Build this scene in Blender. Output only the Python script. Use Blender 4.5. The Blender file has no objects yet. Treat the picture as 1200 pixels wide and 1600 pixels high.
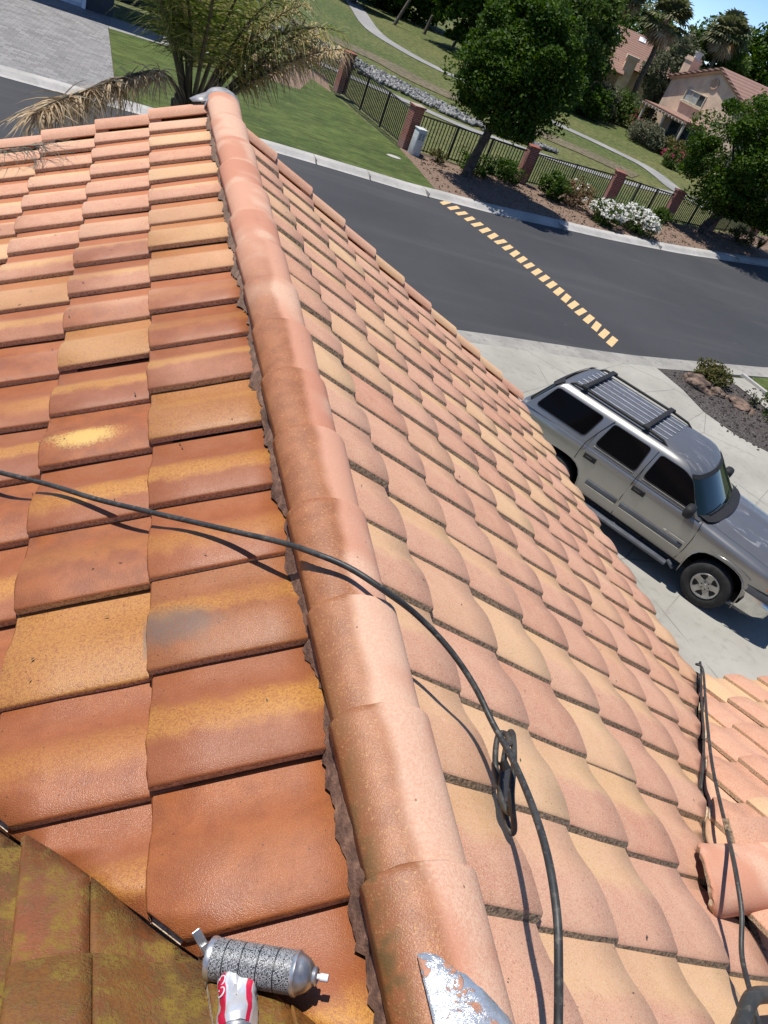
import bpy, bmesh, math, random
import numpy as np
from math import sin, cos, pi, radians, atan2, sqrt, hypot
from mathutils import Vector, Matrix, Euler, noise as mnoise

random.seed(7)
scene = bpy.context.scene
C = scene.collection

# ------------------------------------------------------------------ camera
cam_data = bpy.data.cameras.new('camera')
cam = bpy.data.objects.new('camera', cam_data)
C.objects.link(cam)
cam_data.sensor_fit = 'VERTICAL'
cam_data.sensor_height = 36.0
cam_data.lens = 36.0 * 1225.0 / 1600.0
cam_data.clip_start = 0.02
cam_data.clip_end = 3000.0
CR = Vector((0.91700053, -0.21727923, 0.33451423))
CU = Vector((-0.12033463, 0.64886125, 0.75133125))
CF = Vector((0.38030199, 0.7292248, -0.5688599))
cam.matrix_world = Matrix(((CR.x, CU.x, -CF.x, 0.0), (CR.y, CU.y, -CF.y, 0.0), (CR.z, CU.z, -CF.z, 6.5), (0, 0, 0, 1)))
scene.camera = cam

# ------------------------------------------------------------------ sky, sun, exposure
SUN = Vector((-0.31, 0.22, 1.0)).normalized()
world = bpy.data.worlds.new('World')
scene.world = world
world.use_nodes = True
wt = world.node_tree
for nd in list(wt.nodes):
    wt.nodes.remove(nd)
sky = wt.nodes.new('ShaderNodeTexSky')
sky.sky_type = 'NISHITA'
sky.sun_disc = False
sky.sun_elevation = math.asin(SUN.z)
sky.sun_rotation = atan2(SUN.x, SUN.y)
sky.air_density = 0.55
sky.dust_density = 0.0
sky.ozone_density = 5.0
sky.altitude = 1200.0
bg = wt.nodes.new('ShaderNodeBackground')
bg.inputs['Strength'].default_value = 0.13
wo = wt.nodes.new('ShaderNodeOutputWorld')
wt.links.new(sky.outputs[0], bg.inputs[0])
wt.links.new(bg.outputs[0], wo.inputs[0])

sun_data = bpy.data.lights.new('sun', 'SUN')
sun_data.energy = 4.2
sun_data.angle = radians(0.53)
sun_data.color = (1.0, 0.955, 0.89)
sun = bpy.data.objects.new('sun', sun_data)
C.objects.link(sun)
sun.rotation_euler = SUN.to_track_quat('Z', 'Y').to_euler()
sun.location = (0, 0, 60)

scene.view_settings.view_transform = 'Standard'
scene.view_settings.look = 'None'
scene.view_settings.gamma = 1.0
scene.view_settings.exposure = 0.42
scene.view_settings.use_curve_mapping = False
scene.cycles.max_bounces = 5
scene.cycles.diffuse_bounces = 3
scene.cycles.glossy_bounces = 2
scene.cycles.transmission_bounces = 2
scene.cycles.caustics_reflective = False
scene.cycles.caustics_refractive = False

# ------------------------------------------------------------------ material helpers
class NT:
    def __init__(self, name):
        self.m = bpy.data.materials.new(name)
        self.m.use_nodes = True
        self.t = self.m.node_tree
        for nd in list(self.t.nodes):
            self.t.nodes.remove(nd)
        self.out = self.t.nodes.new('ShaderNodeOutputMaterial')
        self.b = self.t.nodes.new('ShaderNodeBsdfPrincipled')
        self.t.links.new(self.b.outputs[0], self.out.inputs[0])
    def put(self, sock, val):
        if isinstance(val, bpy.types.NodeSocket):
            self.t.links.new(val, sock)
        elif isinstance(val, (tuple, list)) and len(val) == 3 and sock.type == 'RGBA':
            sock.default_value = (*val, 1.0)
        else:
            sock.default_value = val
    def set(self, **kw):
        for k, v in kw.items():
            self.put(self.b.inputs[k.replace('_', ' ')], v)
        return self
    def math(self, op, a, b=0.0, c=None, clamp=False):
        nd = self.t.nodes.new('ShaderNodeMath')
        nd.operation = op
        nd.use_clamp = clamp
        self.put(nd.inputs[0], a)
        self.put(nd.inputs[1], b)
        if c is not None:
            self.put(nd.inputs[2], c)
        return nd.outputs[0]
    def step(self, x, lo, hi, a=0.0, b=1.0):
        nd = self.t.nodes.new('ShaderNodeMapRange')
        nd.interpolation_type = 'SMOOTHSTEP'
        self.put(nd.inputs['Value'], x)
        nd.inputs['From Min'].default_value = lo
        nd.inputs['From Max'].default_value = hi
        nd.inputs['To Min'].default_value = a
        nd.inputs['To Max'].default_value = b
        return nd.outputs[0]
    def mix(self, f, a, b, blend='MIX'):
        nd = self.t.nodes.new('ShaderNodeMix')
        nd.data_type = 'RGBA'
        nd.blend_type = blend
        nd.clamp_factor = True
        self.put(nd.inputs[0], f)
        self.put(nd.inputs[6], a)
        self.put(nd.inputs[7], b)
        return nd.outputs[2]
    def ramp(self, f, stops, interp='LINEAR'):
        nd = self.t.nodes.new('ShaderNodeValToRGB')
        cr = nd.color_ramp
        cr.interpolation = interp
        while len(cr.elements) > 1:
            cr.elements.remove(cr.elements[-1])
        cr.elements[0].position = stops[0][0]
        cr.elements[0].color = (*stops[0][1], 1)
        for p, c in stops[1:]:
            e = cr.elements.new(p)
            e.color = (*c, 1)
        self.put(nd.inputs[0], f)
        return nd.outputs[0]
    def pos(self):
        return self.t.nodes.new('ShaderNodeNewGeometry').outputs['Position']
    def island(self):
        return self.t.nodes.new('ShaderNodeNewGeometry').outputs['Random Per Island']
    def obj(self):
        return self.t.nodes.new('ShaderNodeTexCoord').outputs['Object']
    def uv(self):
        return self.t.nodes.new('ShaderNodeTexCoord').outputs['UV']
    def rnd(self):
        return self.t.nodes.new('ShaderNodeObjectInfo').outputs['Random']
    def sep(self, v):
        nd = self.t.nodes.new('ShaderNodeSeparateXYZ')
        self.put(nd.inputs[0], v)
        return nd.outputs
    def vscale(self, v, s, rot=(0, 0, 0)):
        nd = self.t.nodes.new('ShaderNodeMapping')
        self.put(nd.inputs['Vector'], v)
        nd.inputs['Scale'].default_value = s
        nd.inputs['Rotation'].default_value = rot
        return nd.outputs[0]
    def noise(self, v, scale, detail=3.0, rough=0.55, dist=0.0):
        nd = self.t.nodes.new('ShaderNodeTexNoise')
        self.put(nd.inputs['Vector'], v)
        nd.inputs['Scale'].default_value = scale
        nd.inputs['Detail'].default_value = detail
        nd.inputs['Roughness'].default_value = rough
        nd.inputs['Distortion'].default_value = dist
        return nd.outputs[0]
    def voro(self, v, scale, feature='F1', out='Distance'):
        nd = self.t.nodes.new('ShaderNodeTexVoronoi')
        nd.feature = feature
        self.put(nd.inputs['Vector'], v)
        nd.inputs['Scale'].default_value = scale
        return nd.outputs[out]
    def bump(self, h, strength=0.3, dist=0.01, normal=None):
        nd = self.t.nodes.new('ShaderNodeBump')
        nd.inputs['Strength'].default_value = strength
        nd.inputs['Distance'].default_value = dist
        self.put(nd.inputs['Height'], h)
        if normal is not None:
            self.put(nd.inputs['Normal'], normal)
        self.put(self.b.inputs['Normal'], nd.outputs[0])
        return nd.outputs[0]
    def hsv(self, col, s=1.0, v=1.0, h=0.5):
        nd = self.t.nodes.new('ShaderNodeHueSaturation')
        self.put(nd.inputs['Color'], col)
        self.put(nd.inputs['Saturation'], s)
        self.put(nd.inputs['Value'], v)
        self.put(nd.inputs['Hue'], h)
        return nd.outputs[0]

def plain(name, col, rough=0.6, metal=0.0, var=0.12, scale=8.0, bump=0.0, bscale=None, coord='obj', spec=0.5, coat=0.0):
    n = NT(name)
    p = n.obj() if coord == 'obj' else n.pos()
    f = n.noise(p, scale, 4.0)
    d = tuple(c * (1 - 2 * var) for c in col)
    u = tuple(min(1, c * (1 + 1.2 * var)) for c in col)
    colr = n.mix(n.step(f, 0.3, 0.7), d, u)
    n.set(Base_Color=colr, Roughness=n.math('MULTIPLY_ADD', f, 0.2, rough - 0.1), Metallic=metal, Specular_IOR_Level=spec, Coat_Weight=coat)
    if bump:
        n.bump(n.noise(p, bscale or scale * 8, 3.0), bump, 0.004)
    return n.m

MATS = {}

# ------------------------------------------------------------------ mesh helpers
class MB:
    def __init__(self):
        self.v = []
        self.f = []
        self.mi = []
        self.cur = 0
    def add(self, verts, faces, mi=None):
        o = len(self.v)
        self.v.extend([tuple(x) for x in verts])
        self.f.extend([tuple(i + o for i in fc) for fc in faces])
        self.mi.extend([self.cur if mi is None else mi] * len(faces))
        return self
    def box(self, c, s, rot=None, taper=1.0):
        hx, hy, hz = s[0] / 2, s[1] / 2, s[2] / 2
        vs = []
        for z, k in ((-hz, 1.0), (hz, taper)):
            for x, y in ((-hx, -hy), (hx, -hy), (hx, hy), (-hx, hy)):
                vs.append(Vector((x * k, y * k, z)))
        if rot is not None:
            if not isinstance(rot, Matrix):
                rot = Euler(rot).to_matrix()
            vs = [rot @ q for q in vs]
        vs = [q + Vector(c) for q in vs]
        return self.add(vs, [(0, 3, 2, 1), (4, 5, 6, 7), (0, 1, 5, 4), (1, 2, 6, 5), (2, 3, 7, 6), (3, 0, 4, 7)])
    def bbox(self, c, s, b=0.01, rot=None):
        # box with chamfered edges along all sides
        hx, hy, hz = s[0] / 2, s[1] / 2, s[2] / 2
        b = min(b, hx * .9, hy * .9, hz * .9)
        bm = bmesh.new()
        bmesh.ops.create_cube(bm, size=1.0)
        for q in bm.verts:
            q.co = Vector((q.co.x * 2 * hx, q.co.y * 2 * hy, q.co.z * 2 * hz))
        bmesh.ops.bevel(bm, geom=list(bm.edges), offset=b, segments=2, affect='EDGES', profile=0.5)
        if rot is not None:
            if not isinstance(rot, Matrix):
                rot = Euler(rot).to_matrix()
            for q in bm.verts:
                q.co = rot @ q.co
        bm.verts.index_update()
        self.add([q.co + Vector(c) for q in bm.verts], [[q.index for q in fc.verts] for fc in bm.faces])
        bm.free()
        return self
    def tube(self, path, r, n=8, cap=True):
        path = [Vector(p) for p in path]
        rs = r if isinstance(r, (list, tuple)) else [r] * len(path)
        rings = []
        prev = None
        for i, p in enumerate(path):
            a = path[max(i - 1, 0)]
            b = path[min(i + 1, len(path) - 1)]
            d = (b - a)
            if d.length < 1e-9:
                d = Vector((0, 0, 1))
            d.normalize()
            if prev is None:
                ref = Vector((0, 0, 1)) if abs(d.z) < 0.9 else Vector((1, 0, 0))
                x = d.cross(ref).normalized()
            else:
                x = (prev - d * prev.dot(d))
                if x.length < 1e-6:
                    x = d.orthogonal()
                x.normalize()
            prev = x
            y = d.cross(x)
            rings.append([p + (x * cos(2 * pi * k / n) + y * sin(2 * pi * k / n)) * rs[i] for k in range(n)])
        vs = [q for rg in rings for q in rg]
        fs = []
        for i in range(len(path) - 1):
            for k in range(n):
                fs.append((i * n + k, i * n + (k + 1) % n, (i + 1) * n + (k + 1) % n, (i + 1) * n + k))
        if cap:
            fs.append(tuple(range(n))[::-1])
            fs.append(tuple((len(path) - 1) * n + k for k in range(n)))
        return self.add(vs, fs)
    def lathe(self, prof, n=24, mat=None, cap=True, mis=None):
        # prof = [(r, z)...] about local z, mat = 4x4 placing it
        vs = []
        for r, z in prof:
            for k in range(n):
                vs.append(Vector((r * cos(2 * pi * k / n), r * sin(2 * pi * k / n), z)))
        fs = []
        for i in range(len(prof) - 1):
            for k in range(n):
                fs.append((i * n + k, i * n + (k + 1) % n, (i + 1) * n + (k + 1) % n, (i + 1) * n + k))
        if cap:
            fs.append(tuple(range(n))[::-1])
            fs.append(tuple((len(prof) - 1) * n + k for k in range(n)))
        if mat is not None:
            vs = [mat @ q for q in vs]
        return self.add(vs, fs)
    def prism(self, poly, z0, z1):
        n = len(poly)
        vs = [(p[0], p[1], z0) for p in poly] + [(p[0], p[1], z1) for p in poly]
        fs = [tuple(range(n))[::-1], tuple(range(n, 2 * n))]
        for k in range(n):
            fs.append((k, (k + 1) % n, n + (k + 1) % n, n + k))
        return self.add(vs, fs)
    def strip(self, A, B):
        n = len(A)
        return self.add(list(A) + list(B), [(i, i + 1, n + i + 1, n + i) for i in range(n - 1)])
    def build(self, name, mat, parent=None, smooth=None, loc=None, fix=True):
        me = bpy.data.meshes.new(name)
        me.from_pydata(self.v, [], self.f)
        mats = mat if isinstance(mat, (list, tuple)) else [mat]
        for m in mats:
            me.materials.append(MATS[m] if isinstance(m, str) else m)
        if len(mats) > 1:
            me.polygons.foreach_set('material_index', self.mi)
        if fix or smooth:
            bm = bmesh.new()
            bm.from_mesh(me)
            if smooth:
                bmesh.ops.remove_doubles(bm, verts=list(bm.verts), dist=1e-6)
            if fix:
                bmesh.ops.recalc_face_normals(bm, faces=list(bm.faces))
            bm.to_mesh(me)
            bm.free()
        if smooth:
            me.polygons.foreach_set('use_smooth', [True] * len(me.polygons))
            if smooth is not True:
                me.set_sharp_from_angle(angle=radians(smooth))
        me.update()
        return link(name, me, parent, loc)

def link(name, me, parent=None, loc=None):
    o = bpy.data.objects.new(name, me)
    C.objects.link(o)
    if parent is not None:
        o.parent = parent
    if loc is not None:
        o.location = loc
    return o

def tag(o, label=None, cat=None, group=None, kind=None):
    if label:
        o['label'] = label
    if cat:
        o['category'] = cat
    if group:
        o['group'] = group
    if kind:
        o['kind'] = kind
    return o

def thing(name, label, cat, loc=(0, 0, 0), rz=0.0, group=None):
    o = bpy.data.objects.new(name, None)
    C.objects.link(o)
    o.location = loc
    o.rotation_euler = (0, 0, rz)
    o.empty_display_size = 0.2
    return tag(o, label, cat, group)

def quads_mesh(name, P, mat, parent=None, loc=None):
    # P: (n, 4, 3) array of quads
    P = np.asarray(P, dtype=np.float32)
    n = len(P)
    me = bpy.data.meshes.new(name)
    me.vertices.add(n * 4)
    me.vertices.foreach_set('co', P.reshape(-1))
    me.loops.add(n * 4)
    me.loops.foreach_set('vertex_index', np.arange(n * 4, dtype=np.int32))
    me.polygons.add(n)
    me.polygons.foreach_set('loop_start', np.arange(0, n * 4, 4, dtype=np.int32))
    me.materials.append(MATS[mat] if isinstance(mat, str) else mat)
    me.update(calc_edges=True)
    return link(name, me, parent, loc)

def catmull(pts, per=8):
    pts = [Vector(p) for p in pts]
    out = []
    q = [pts[0] * 2 - pts[1]] + pts + [pts[-1] * 2 - pts[-2]]
    for i in range(1, len(q) - 2):
        for k in range(per):
            t = k / per
            a, b, c, d = q[i - 1], q[i], q[i + 1], q[i + 2]
            out.append(0.5 * ((2 * b) + (c - a) * t + (2 * a - 5 * b + 4 * c - d) * t * t + (3 * b - a - 3 * c + d) * t ** 3))
    out.append(pts[-1])
    return out
# ------------------------------------------------------------------ materials
def mat_tile(name, moss=False):
    n = NT(name)
    P = n.pos()
    px, py, pz = n.sep(P)[0:3]
    s = n.sep(n.uv())
    u = s[0]
    rnd = n.rnd()
    r2 = n.math('FRACT', n.math('MULTIPLY', rnd, 7.317))
    r3 = n.math('FRACT', n.math('MULTIPLY', rnd, 23.71))
    nl = n.noise(P, 2.2, 1.0)
    nm = n.noise(P, 16.0, 2.0)
    nf = n.noise(P, 150.0, 2.0, 0.8)
    nf2 = n.noise(P, 520.0, 0.0, 0.6)
    isr = n.step(px, .60, .68)
    base = n.ramp(rnd, [(0.0, (.430, .165, .098)), (.22, (.520, .240, .160)), (.45, (.470, .200, .128)), (.65, (.550, .275, .185)), (.82, (.450, .165, .100)), (1.0, (.570, .310, .200))])
    yc = n.mix(r3, (.560, .330, .115), (.640, .420, .200))
    uu = n.math('ADD', u, n.math('MULTIPLY_ADD', nm, .24, -.12))
    ul = n.math('SUBTRACT', uu, n.math('MULTIPLY_ADD', r3, .34, -.16))
    bl = n.math('MULTIPLY', n.step(ul, .26, .42), n.step(ul, .52, .72, 1.0, 0.0))
    band = n.mix(isr, bl, n.step(uu, .40, .62))
    amt = n.math('MULTIPLY', n.mix(isr, n.step(r2, .05, .60), n.step(r2, .28, .75)), n.step(nl, .32, .62, .6, 1.0))
    whole = n.math('MULTIPLY', n.step(r3, .70, .94), .85)
    ym0 = n.math('MAXIMUM', n.math('MULTIPLY', band, amt), whole)
    ym = n.math('MULTIPLY', ym0, n.step(nf, .36, .58, .35, 1.2), clamp=True)
    col = n.mix(ym, base, yc)
    # grit: lighter and darker grains
    col = n.mix(n.step(nf2, .50, .62, 0.0, .62), col, (.72, .53, .37))
    col = n.mix(n.step(nf, .54, .66, 0.0, .52), col, (.25, .115, .065))
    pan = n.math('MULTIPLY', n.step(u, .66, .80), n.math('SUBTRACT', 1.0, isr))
    # dry chalky film
    col_d = n.mix(n.step(nm, .30, .75, .12, .32), col, (.660, .430, .290))
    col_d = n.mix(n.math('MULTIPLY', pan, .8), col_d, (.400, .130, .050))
    # damp and freshly sealed part of the left slope
    wy = n.step(n.math('ADD', py, n.math('MULTIPLY_ADD', nl, 3.0, -1.5)), 2.4, 5.0, 1.0, 0.0)
    wx = n.step(n.math('ADD', px, n.math('MULTIPLY_ADD', nm, .10, -.05)), .60, .66, 1.0, 0.0)
    wet = n.math('MULTIPLY', wy, wx)
    wb = n.mix(n.step(nm, .3, .7), n.mix(r3, (.275, .078, .022), (.215, .068, .027)), n.mix(r2, (.325, .100, .029), (.260, .085, .037)))
    wb = n.mix(n.step(nf, .55, .72, 0.0, .40), wb, (.16, .05, .018))
    col_w = n.mix(n.math('MULTIPLY', ym, n.step(nf2, .35, .6, .75, 1.1)), wb, n.mix(r3, (.470, .215, .036), (.410, .190, .048)))
    col_w = n.mix(n.math('MULTIPLY', n.step(nf2, .56, .68), .14), col_w, (.60, .34, .14))
    dg_ = n.t.nodes.new('ShaderNodeVectorMath')
    dg_.operation = 'DISTANCE'
    n.put(dg_.inputs[0], n.vscale(P, (.7, 1.2, 0)))
    dg_.inputs[1].default_value = (.275 * .7, 1.345 * 1.2, 0)
    gs = n.step(n.math('ADD', dg_.outputs['Value'], n.math('ADD', n.math('MULTIPLY_ADD', nf, .06, -.03), n.math('MULTIPLY_ADD', nm, .08, -.04))), .035, .105, 1.0, 0.0)
    gs = n.math('MULTIPLY', gs, n.step(px, .226, .234))
    col_w = n.mix(n.math('MULTIPLY', gs, n.step(nf, .35, .6, .4, .8)), col_w, (.145, .112, .088))
    cf = n.mix(wet, col_d, col_w)
    # spilt yellow sealer on one tile of the left slope
    dv = n.t.nodes.new('ShaderNodeVectorMath')
    dv.operation = 'DISTANCE'
    n.put(dv.inputs[0], n.vscale(P, (.62, 1.25, 0)))
    dv.inputs[1].default_value = (.052 * .62, 2.272 * 1.25, 0)
    sp = n.step(n.math('ADD', dv.outputs['Value'], n.math('ADD', n.math('MULTIPLY_ADD', nf, .11, -.055), n.math('MULTIPLY_ADD', nm, .05, -.025))), .030, .085, .9, 0.0)
    cf = n.mix(n.math('MULTIPLY', sp, n.math('SUBTRACT', 1.0, isr)), cf, (.62, .40, .115))
    # dirt specks
    vd = n.voro(P, 30.0)
    cf = n.mix(n.step(vd, .04, .085, .75, 0.0), cf, (.07, .04, .025))
    if moss:
        mo = n.step(n.math('ADD', n.noise(P, 16.0, 7.0, .8), n.math('MULTIPLY', n.step(u, .55, .95), .10)), .42, .62)
        mo = n.math('MULTIPLY', mo, n.step(nf, .30, .52))
        mc = n.mix(n.step(nm, .4, .6), (.085, .060, .012), (.20, .145, .014))
        dk = n.mix(n.step(n.noise(P, 5.0, 4.0), .35, .65, .05, .6), n.mix(ym, n.hsv(wb, 1.0, .85), (.26, .115, .020)), (.115, .050, .014))
        cf = n.mix(n.math('MULTIPLY', mo, .72), dk, mc)
        n.set(Base_Color=cf, Roughness=n.step(mo, 0, 1, .5, .9))
        n.bump(n.math('ADD', n.math('MULTIPLY', mo, 1.2), nf), .5, .003)
        return n.m
    rough = n.math('ADD', n.math('MULTIPLY_ADD', wet, n.step(nl, .35, .65, -.54, -.40), .86), n.math('MULTIPLY', nf, .22))
    n.set(Base_Color=cf, Roughness=rough, Specular_IOR_Level=n.math('MULTIPLY_ADD', wet, .15, .35))
    n.bump(n.math('ADD', nf2, n.math('MULTIPLY', nf, .5)), .38, .0022)
    return n.m

MATS['tile'] = mat_tile('roof_tile')
MATS['moss_tile'] = mat_tile('mossy_roof_tile', True)

def mat_edge():
    n = NT('tile_cut_edge')
    P = n.pos()
    f = n.noise(P, 150.0, 3.0, .7)
    c = n.ramp(f, [(.3, (.16, .115, .072)), (.5, (.52, .41, .28)), (.7, (.74, .60, .43))])
    n.set(Base_Color=c, Roughness=.95)
    n.bump(f, .9, .004)
    return n.m
MATS['edge'] = mat_edge()
MATS['edge_light'] = plain('tile_lap_face', (.30, .228, .150), .95, 0, .32, 120, .8, 160, coord='pos')

def mat_mortar():
    n = NT('mortar')
    P = n.pos()
    f = n.noise(P, 24.0, 6.0, .65)
    g = n.noise(P, 170.0, 2.0)
    c = n.ramp(f, [(.3, (.05, .027, .018)), (.5, (.150, .078, .050)), (.68, (.27, .150, .095))])
    c = n.mix(n.step(n.sep(P)[1], 1.5, 3.6, 0.0, .55), c, n.mix(f, (.17, .12, .09), (.36, .26, .19)))
    n.set(Base_Color=c, Roughness=.93)
    n.bump(n.math('ADD', f, n.math('MULTIPLY', g, .35)), .8, .008)
    return n.m
MATS['mortar'] = mat_mortar()

def mat_foil():
    n = NT('aluminium_foil_tape')
    P = n.pos()
    f = n.noise(P, 26.0, 5.0, .6, .6)
    peel = n.step(f, .55, .575)
    cr = n.noise(n.vscale(P, (30, 60, 45), (0, 0, .5)), 1.0, 5.0, .65, .8)
    c = n.mix(peel, n.mix(cr, (.55, .57, .60), (.80, .81, .82)), n.mix(n.noise(P, 60), (.40, .17, .10), (.50, .29, .19)))
    n.set(Base_Color=c, Metallic=n.step(peel, 0, 1, .7, 0.0), Roughness=n.step(peel, 0, 1, .34, .85))
    n.bump(n.math('ADD', n.math('MULTIPLY', cr, 1.6), n.math('MULTIPLY', peel, .5)), .7, .006)
    return n.m
MATS['foil'] = mat_foil()
MATS['valley_metal'] = plain('dirty_valley_metal', (.055, .040, .028), .8, .0, .4, 20, .5, 60)
MATS['flash'] = plain('flashing_metal', (.36, .345, .34), .5, .35, .2, 14, .35, 60)

def mat_asphalt():
    n = NT('asphalt')
    P = n.pos()
    a = n.noise(P, .22, 4.0)
    st = n.noise(n.vscale(P, (.10, 1.1, 1), (0, 0, radians(-8))), 1.0, 5.0)
    f = n.noise(P, 60, 2.0)
    c = n.mix(n.step(a, .3, .7), (.030, .031, .034), (.043, .043, .046))
    c = n.mix(n.step(st, .50, .74, 0.0, .55), c, (.062, .061, .061))
    sc = n.step(n.noise(P, 1.3, 7.0, .7), .64, .74, 0.0, .7)
    c = n.mix(sc, c, (.11, .105, .10))
    ed = n.noise(P, 3.0, 4.0)
    c = n.mix(n.math('MULTIPLY', n.step(f, .55, .75), .35), c, (.085, .083, .08))
    n.set(Base_Color=c, Roughness=n.math('MULTIPLY_ADD', f, .2, .72))
    n.bump(f, .5, .006)
    return n.m
MATS['asphalt'] = mat_asphalt()

def mat_conc(name, lo, hi, sc=.5, stain=.35):
    n = NT(name)
    P = n.pos()
    a = n.noise(P, sc, 6.0, .62)
    b = n.noise(P, 6.0, 5.0, .6)
    f = n.noise(P, 120, 2.0)
    c = n.mix(n.step(a, .3, .7), lo, hi)
    c = n.mix(n.math('MULTIPLY', n.step(b, .52, .72), stain), c, tuple(x * .62 for x in lo))
    c = n.mix(n.step(f, .55, .8, 0, .25), c, tuple(x * .5 for x in lo))
    n.set(Base_Color=c, Roughness=.88)
    n.bump(n.math('ADD', f, b), .25, .003)
    if name == 'driveway_concrete':
        oil = n.step(n.noise(P, .55, 5.0, .7), .58, .75, 0.0, .45)
        crk = n.math('MULTIPLY', n.step(n.voro(n.vscale(P, (.35, .35, 1)), 1.0, 'DISTANCE_TO_EDGE'), .0, .006, .55, 0.0), n.step(n.noise(P, .4, 2.0), .48, .56))
        c2 = n.mix(oil, c, tuple(x * .60 for x in lo))
        c2 = n.mix(crk, c2, (.08, .075, .065))
        n.set(Base_Color=c2)
    return n.m
MATS['concrete'] = mat_conc('driveway_concrete', (.285, .272, .235), (.37, .355, .31))
MATS['kerb'] = mat_conc('kerb_concrete', (.33, .32, .295), (.46, .44, .41), .8)
MATS['gutter'] = mat_conc('gutter_concrete', (.22, .21, .19), (.33, .315, .28), .9, .6)
MATS['path'] = mat_conc('path_concrete', (.22, .215, .205), (.31, .30, .285), .4)

def mat_pavers():
    n = NT('interlocking_pavers')
    P = n.vscale(n.pos(), (1, 1, 1), (0, 0, radians(4)))
    bt = n.t.nodes.new('ShaderNodeTexBrick')
    n.put(bt.inputs['Vector'], P)
    bt.inputs['Scale'].default_value = 1.0
    bt.inputs['Brick Width'].default_value = .30
    bt.inputs['Row Height'].default_value = .20
    bt.inputs['Mortar Size'].default_value = .008
    bt.inputs['Color1'].default_value = (.16, .155, .15, 1)
    bt.inputs['Color2'].default_value = (.27, .26, .255, 1)
    bt.inputs['Mortar'].default_value = (.10, .095, .09, 1)
    c = n.mix(n.step(n.noise(P, .8, 4), .35, .7, 0, .5), bt.outputs[0], (.22, .215, .21))
    n.set(Base_Color=c, Roughness=.85)
    n.bump(bt.outputs[1], -.4, .01)
    return n.m
MATS['pavers'] = mat_pavers()

def mat_grass(name, a, b, c, sc=.35, streak=None):
    n = NT(name)
    P = n.pos()
    f1 = n.noise(P, sc, 5.0)
    f2 = n.noise(P, 2.6, 5.0, .65)
    v = n.vscale(P, streak[0], (0, 0, streak[1])) if streak else P
    f3 = n.noise(v, 3.0, 5.0, .75)
    f4 = n.noise(P, 45.0, 2.0, .6)
    col = n.mix(n.step(f1, .32, .68), a, b)
    col = n.mix(n.step(f2, .45, .75, 0, .6), col, c)
    col = n.hsv(col, 1.0, n.step(n.math('ADD', n.math('MULTIPLY', f3, .6), n.math('MULTIPLY', f4, .4)), .36, .64, .42, 1.5))
    n.set(Base_Color=col, Roughness=.8, Specular_IOR_Level=.25)
    n.bump(n.math('ADD', f3, n.math('MULTIPLY', f4, .8)), .9, .04)
    return n.m
MATS['lawn'] = mat_grass('lawn_grass', (.058, .088, .018), (.090, .122, .026), (.125, .142, .042), .3, ((.5, 2.2, 1), radians(25)))
MATS['meadow'] = mat_grass('meadow_grass', (.070, .100, .022), (.130, .135, .042), (.200, .175, .080), .11)
MATS['dry'] = mat_grass('dry_grass_bank', (.135, .115, .070), (.175, .145, .090), (.12, .105, .05), .3)
MATS['blade'] = None

def mat_ground(name, a, b, c, sc=30):
    n = NT(name)
    P = n.pos()
    f = n.noise(P, sc, 4.0, .7)
    v = n.voro(P, sc * 1.3, 'F1', 'Color')
    g = n.noise(P, 1.2, 4.0)
    col = n.ramp(n.sep(v)[0], [(0, a), (.5, b), (1.0, c)])
    col = n.mix(n.step(g, .35, .7, 0, .5), col, b)
    n.set(Base_Color=col, Roughness=.95)
    n.bump(f, 1.0, .03)
    return n.m
MATS['mulch'] = mat_ground('bark_mulch', (.10, .062, .040), (.19, .125, .085), (.29, .205, .15), 22)
MATS['gravel'] = mat_ground('dark_gravel', (.022, .018, .016), (.055, .046, .040), (.15, .13, .12), 26)

def leafm(name, cols, trans=.35, rough=.6):
    n = NT(name)
    r = n.island()
    c = n.ramp(r, [(i / (len(cols) - 1), q) for i, q in enumerate(cols)])
    n.set(Base_Color=c, Roughness=rough, Specular_IOR_Level=.2)
    tr = n.t.nodes.new('ShaderNodeBsdfTranslucent')
    n.put(tr.inputs[0], n.hsv(c, 1.1, 1.3))
    mx = n.t.nodes.new('ShaderNodeMixShader')
    mx.inputs[0].default_value = trans
    n.t.links.new(n.b.outputs[0], mx.inputs[1])
    n.t.links.new(tr.outputs[0], mx.inputs[2])
    n.t.links.new(mx.outputs[0], n.out.inputs[0])
    return n.m
MATS['leaf_dark'] = leafm('leaf_dark_green', [(.016, .040, .005), (.038, .084, .008), (.088, .145, .014), (.026, .060, .007)], .3)
MATS['leaf_mid'] = leafm('leaf_mid_green', [(.030, .060, .012), (.065, .115, .020), (.120, .165, .036), (.045, .080, .018)], .3)
MATS['leaf_grey'] = leafm('leaf_grey_green', [(.085, .100, .055), (.130, .140, .080), (.175, .170, .110), (.07, .085, .04)], .25)
MATS['leaf_olive'] = leafm('leaf_olive', [(.060, .070, .018), (.11, .115, .03), (.17, .14, .05), (.05, .06, .015)], .3)
MATS['leaf_rust'] = leafm('leaf_rust', [(.12, .09, .03), (.20, .12, .06), (.26, .17, .09), (.10, .10, .03)], .25)
MATS['palm_green'] = leafm('palm_leaflet_green', [(.055, .085, .015), (.11, .15, .028), (.20, .22, .055), (.32, .29, .14), (.07, .10, .02)], .35, .4)
MATS['palm_yellow'] = leafm('palm_leaflet_yellowing', [(.16, .15, .025), (.34, .26, .06), (.55, .44, .24), (.24, .19, .05)], .35, .45)
MATS['palm_dead'] = leafm('palm_leaflet_dead', [(.24, .16, .085), (.44, .32, .19), (.60, .49, .34), (.32, .22, .12)], .25, .7)
MATS['fan_green'] = leafm('fan_palm_leaf', [(.055, .075, .025), (.13, .145, .06), (.24, .23, .13), (.07, .09, .035)], .3)
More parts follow.
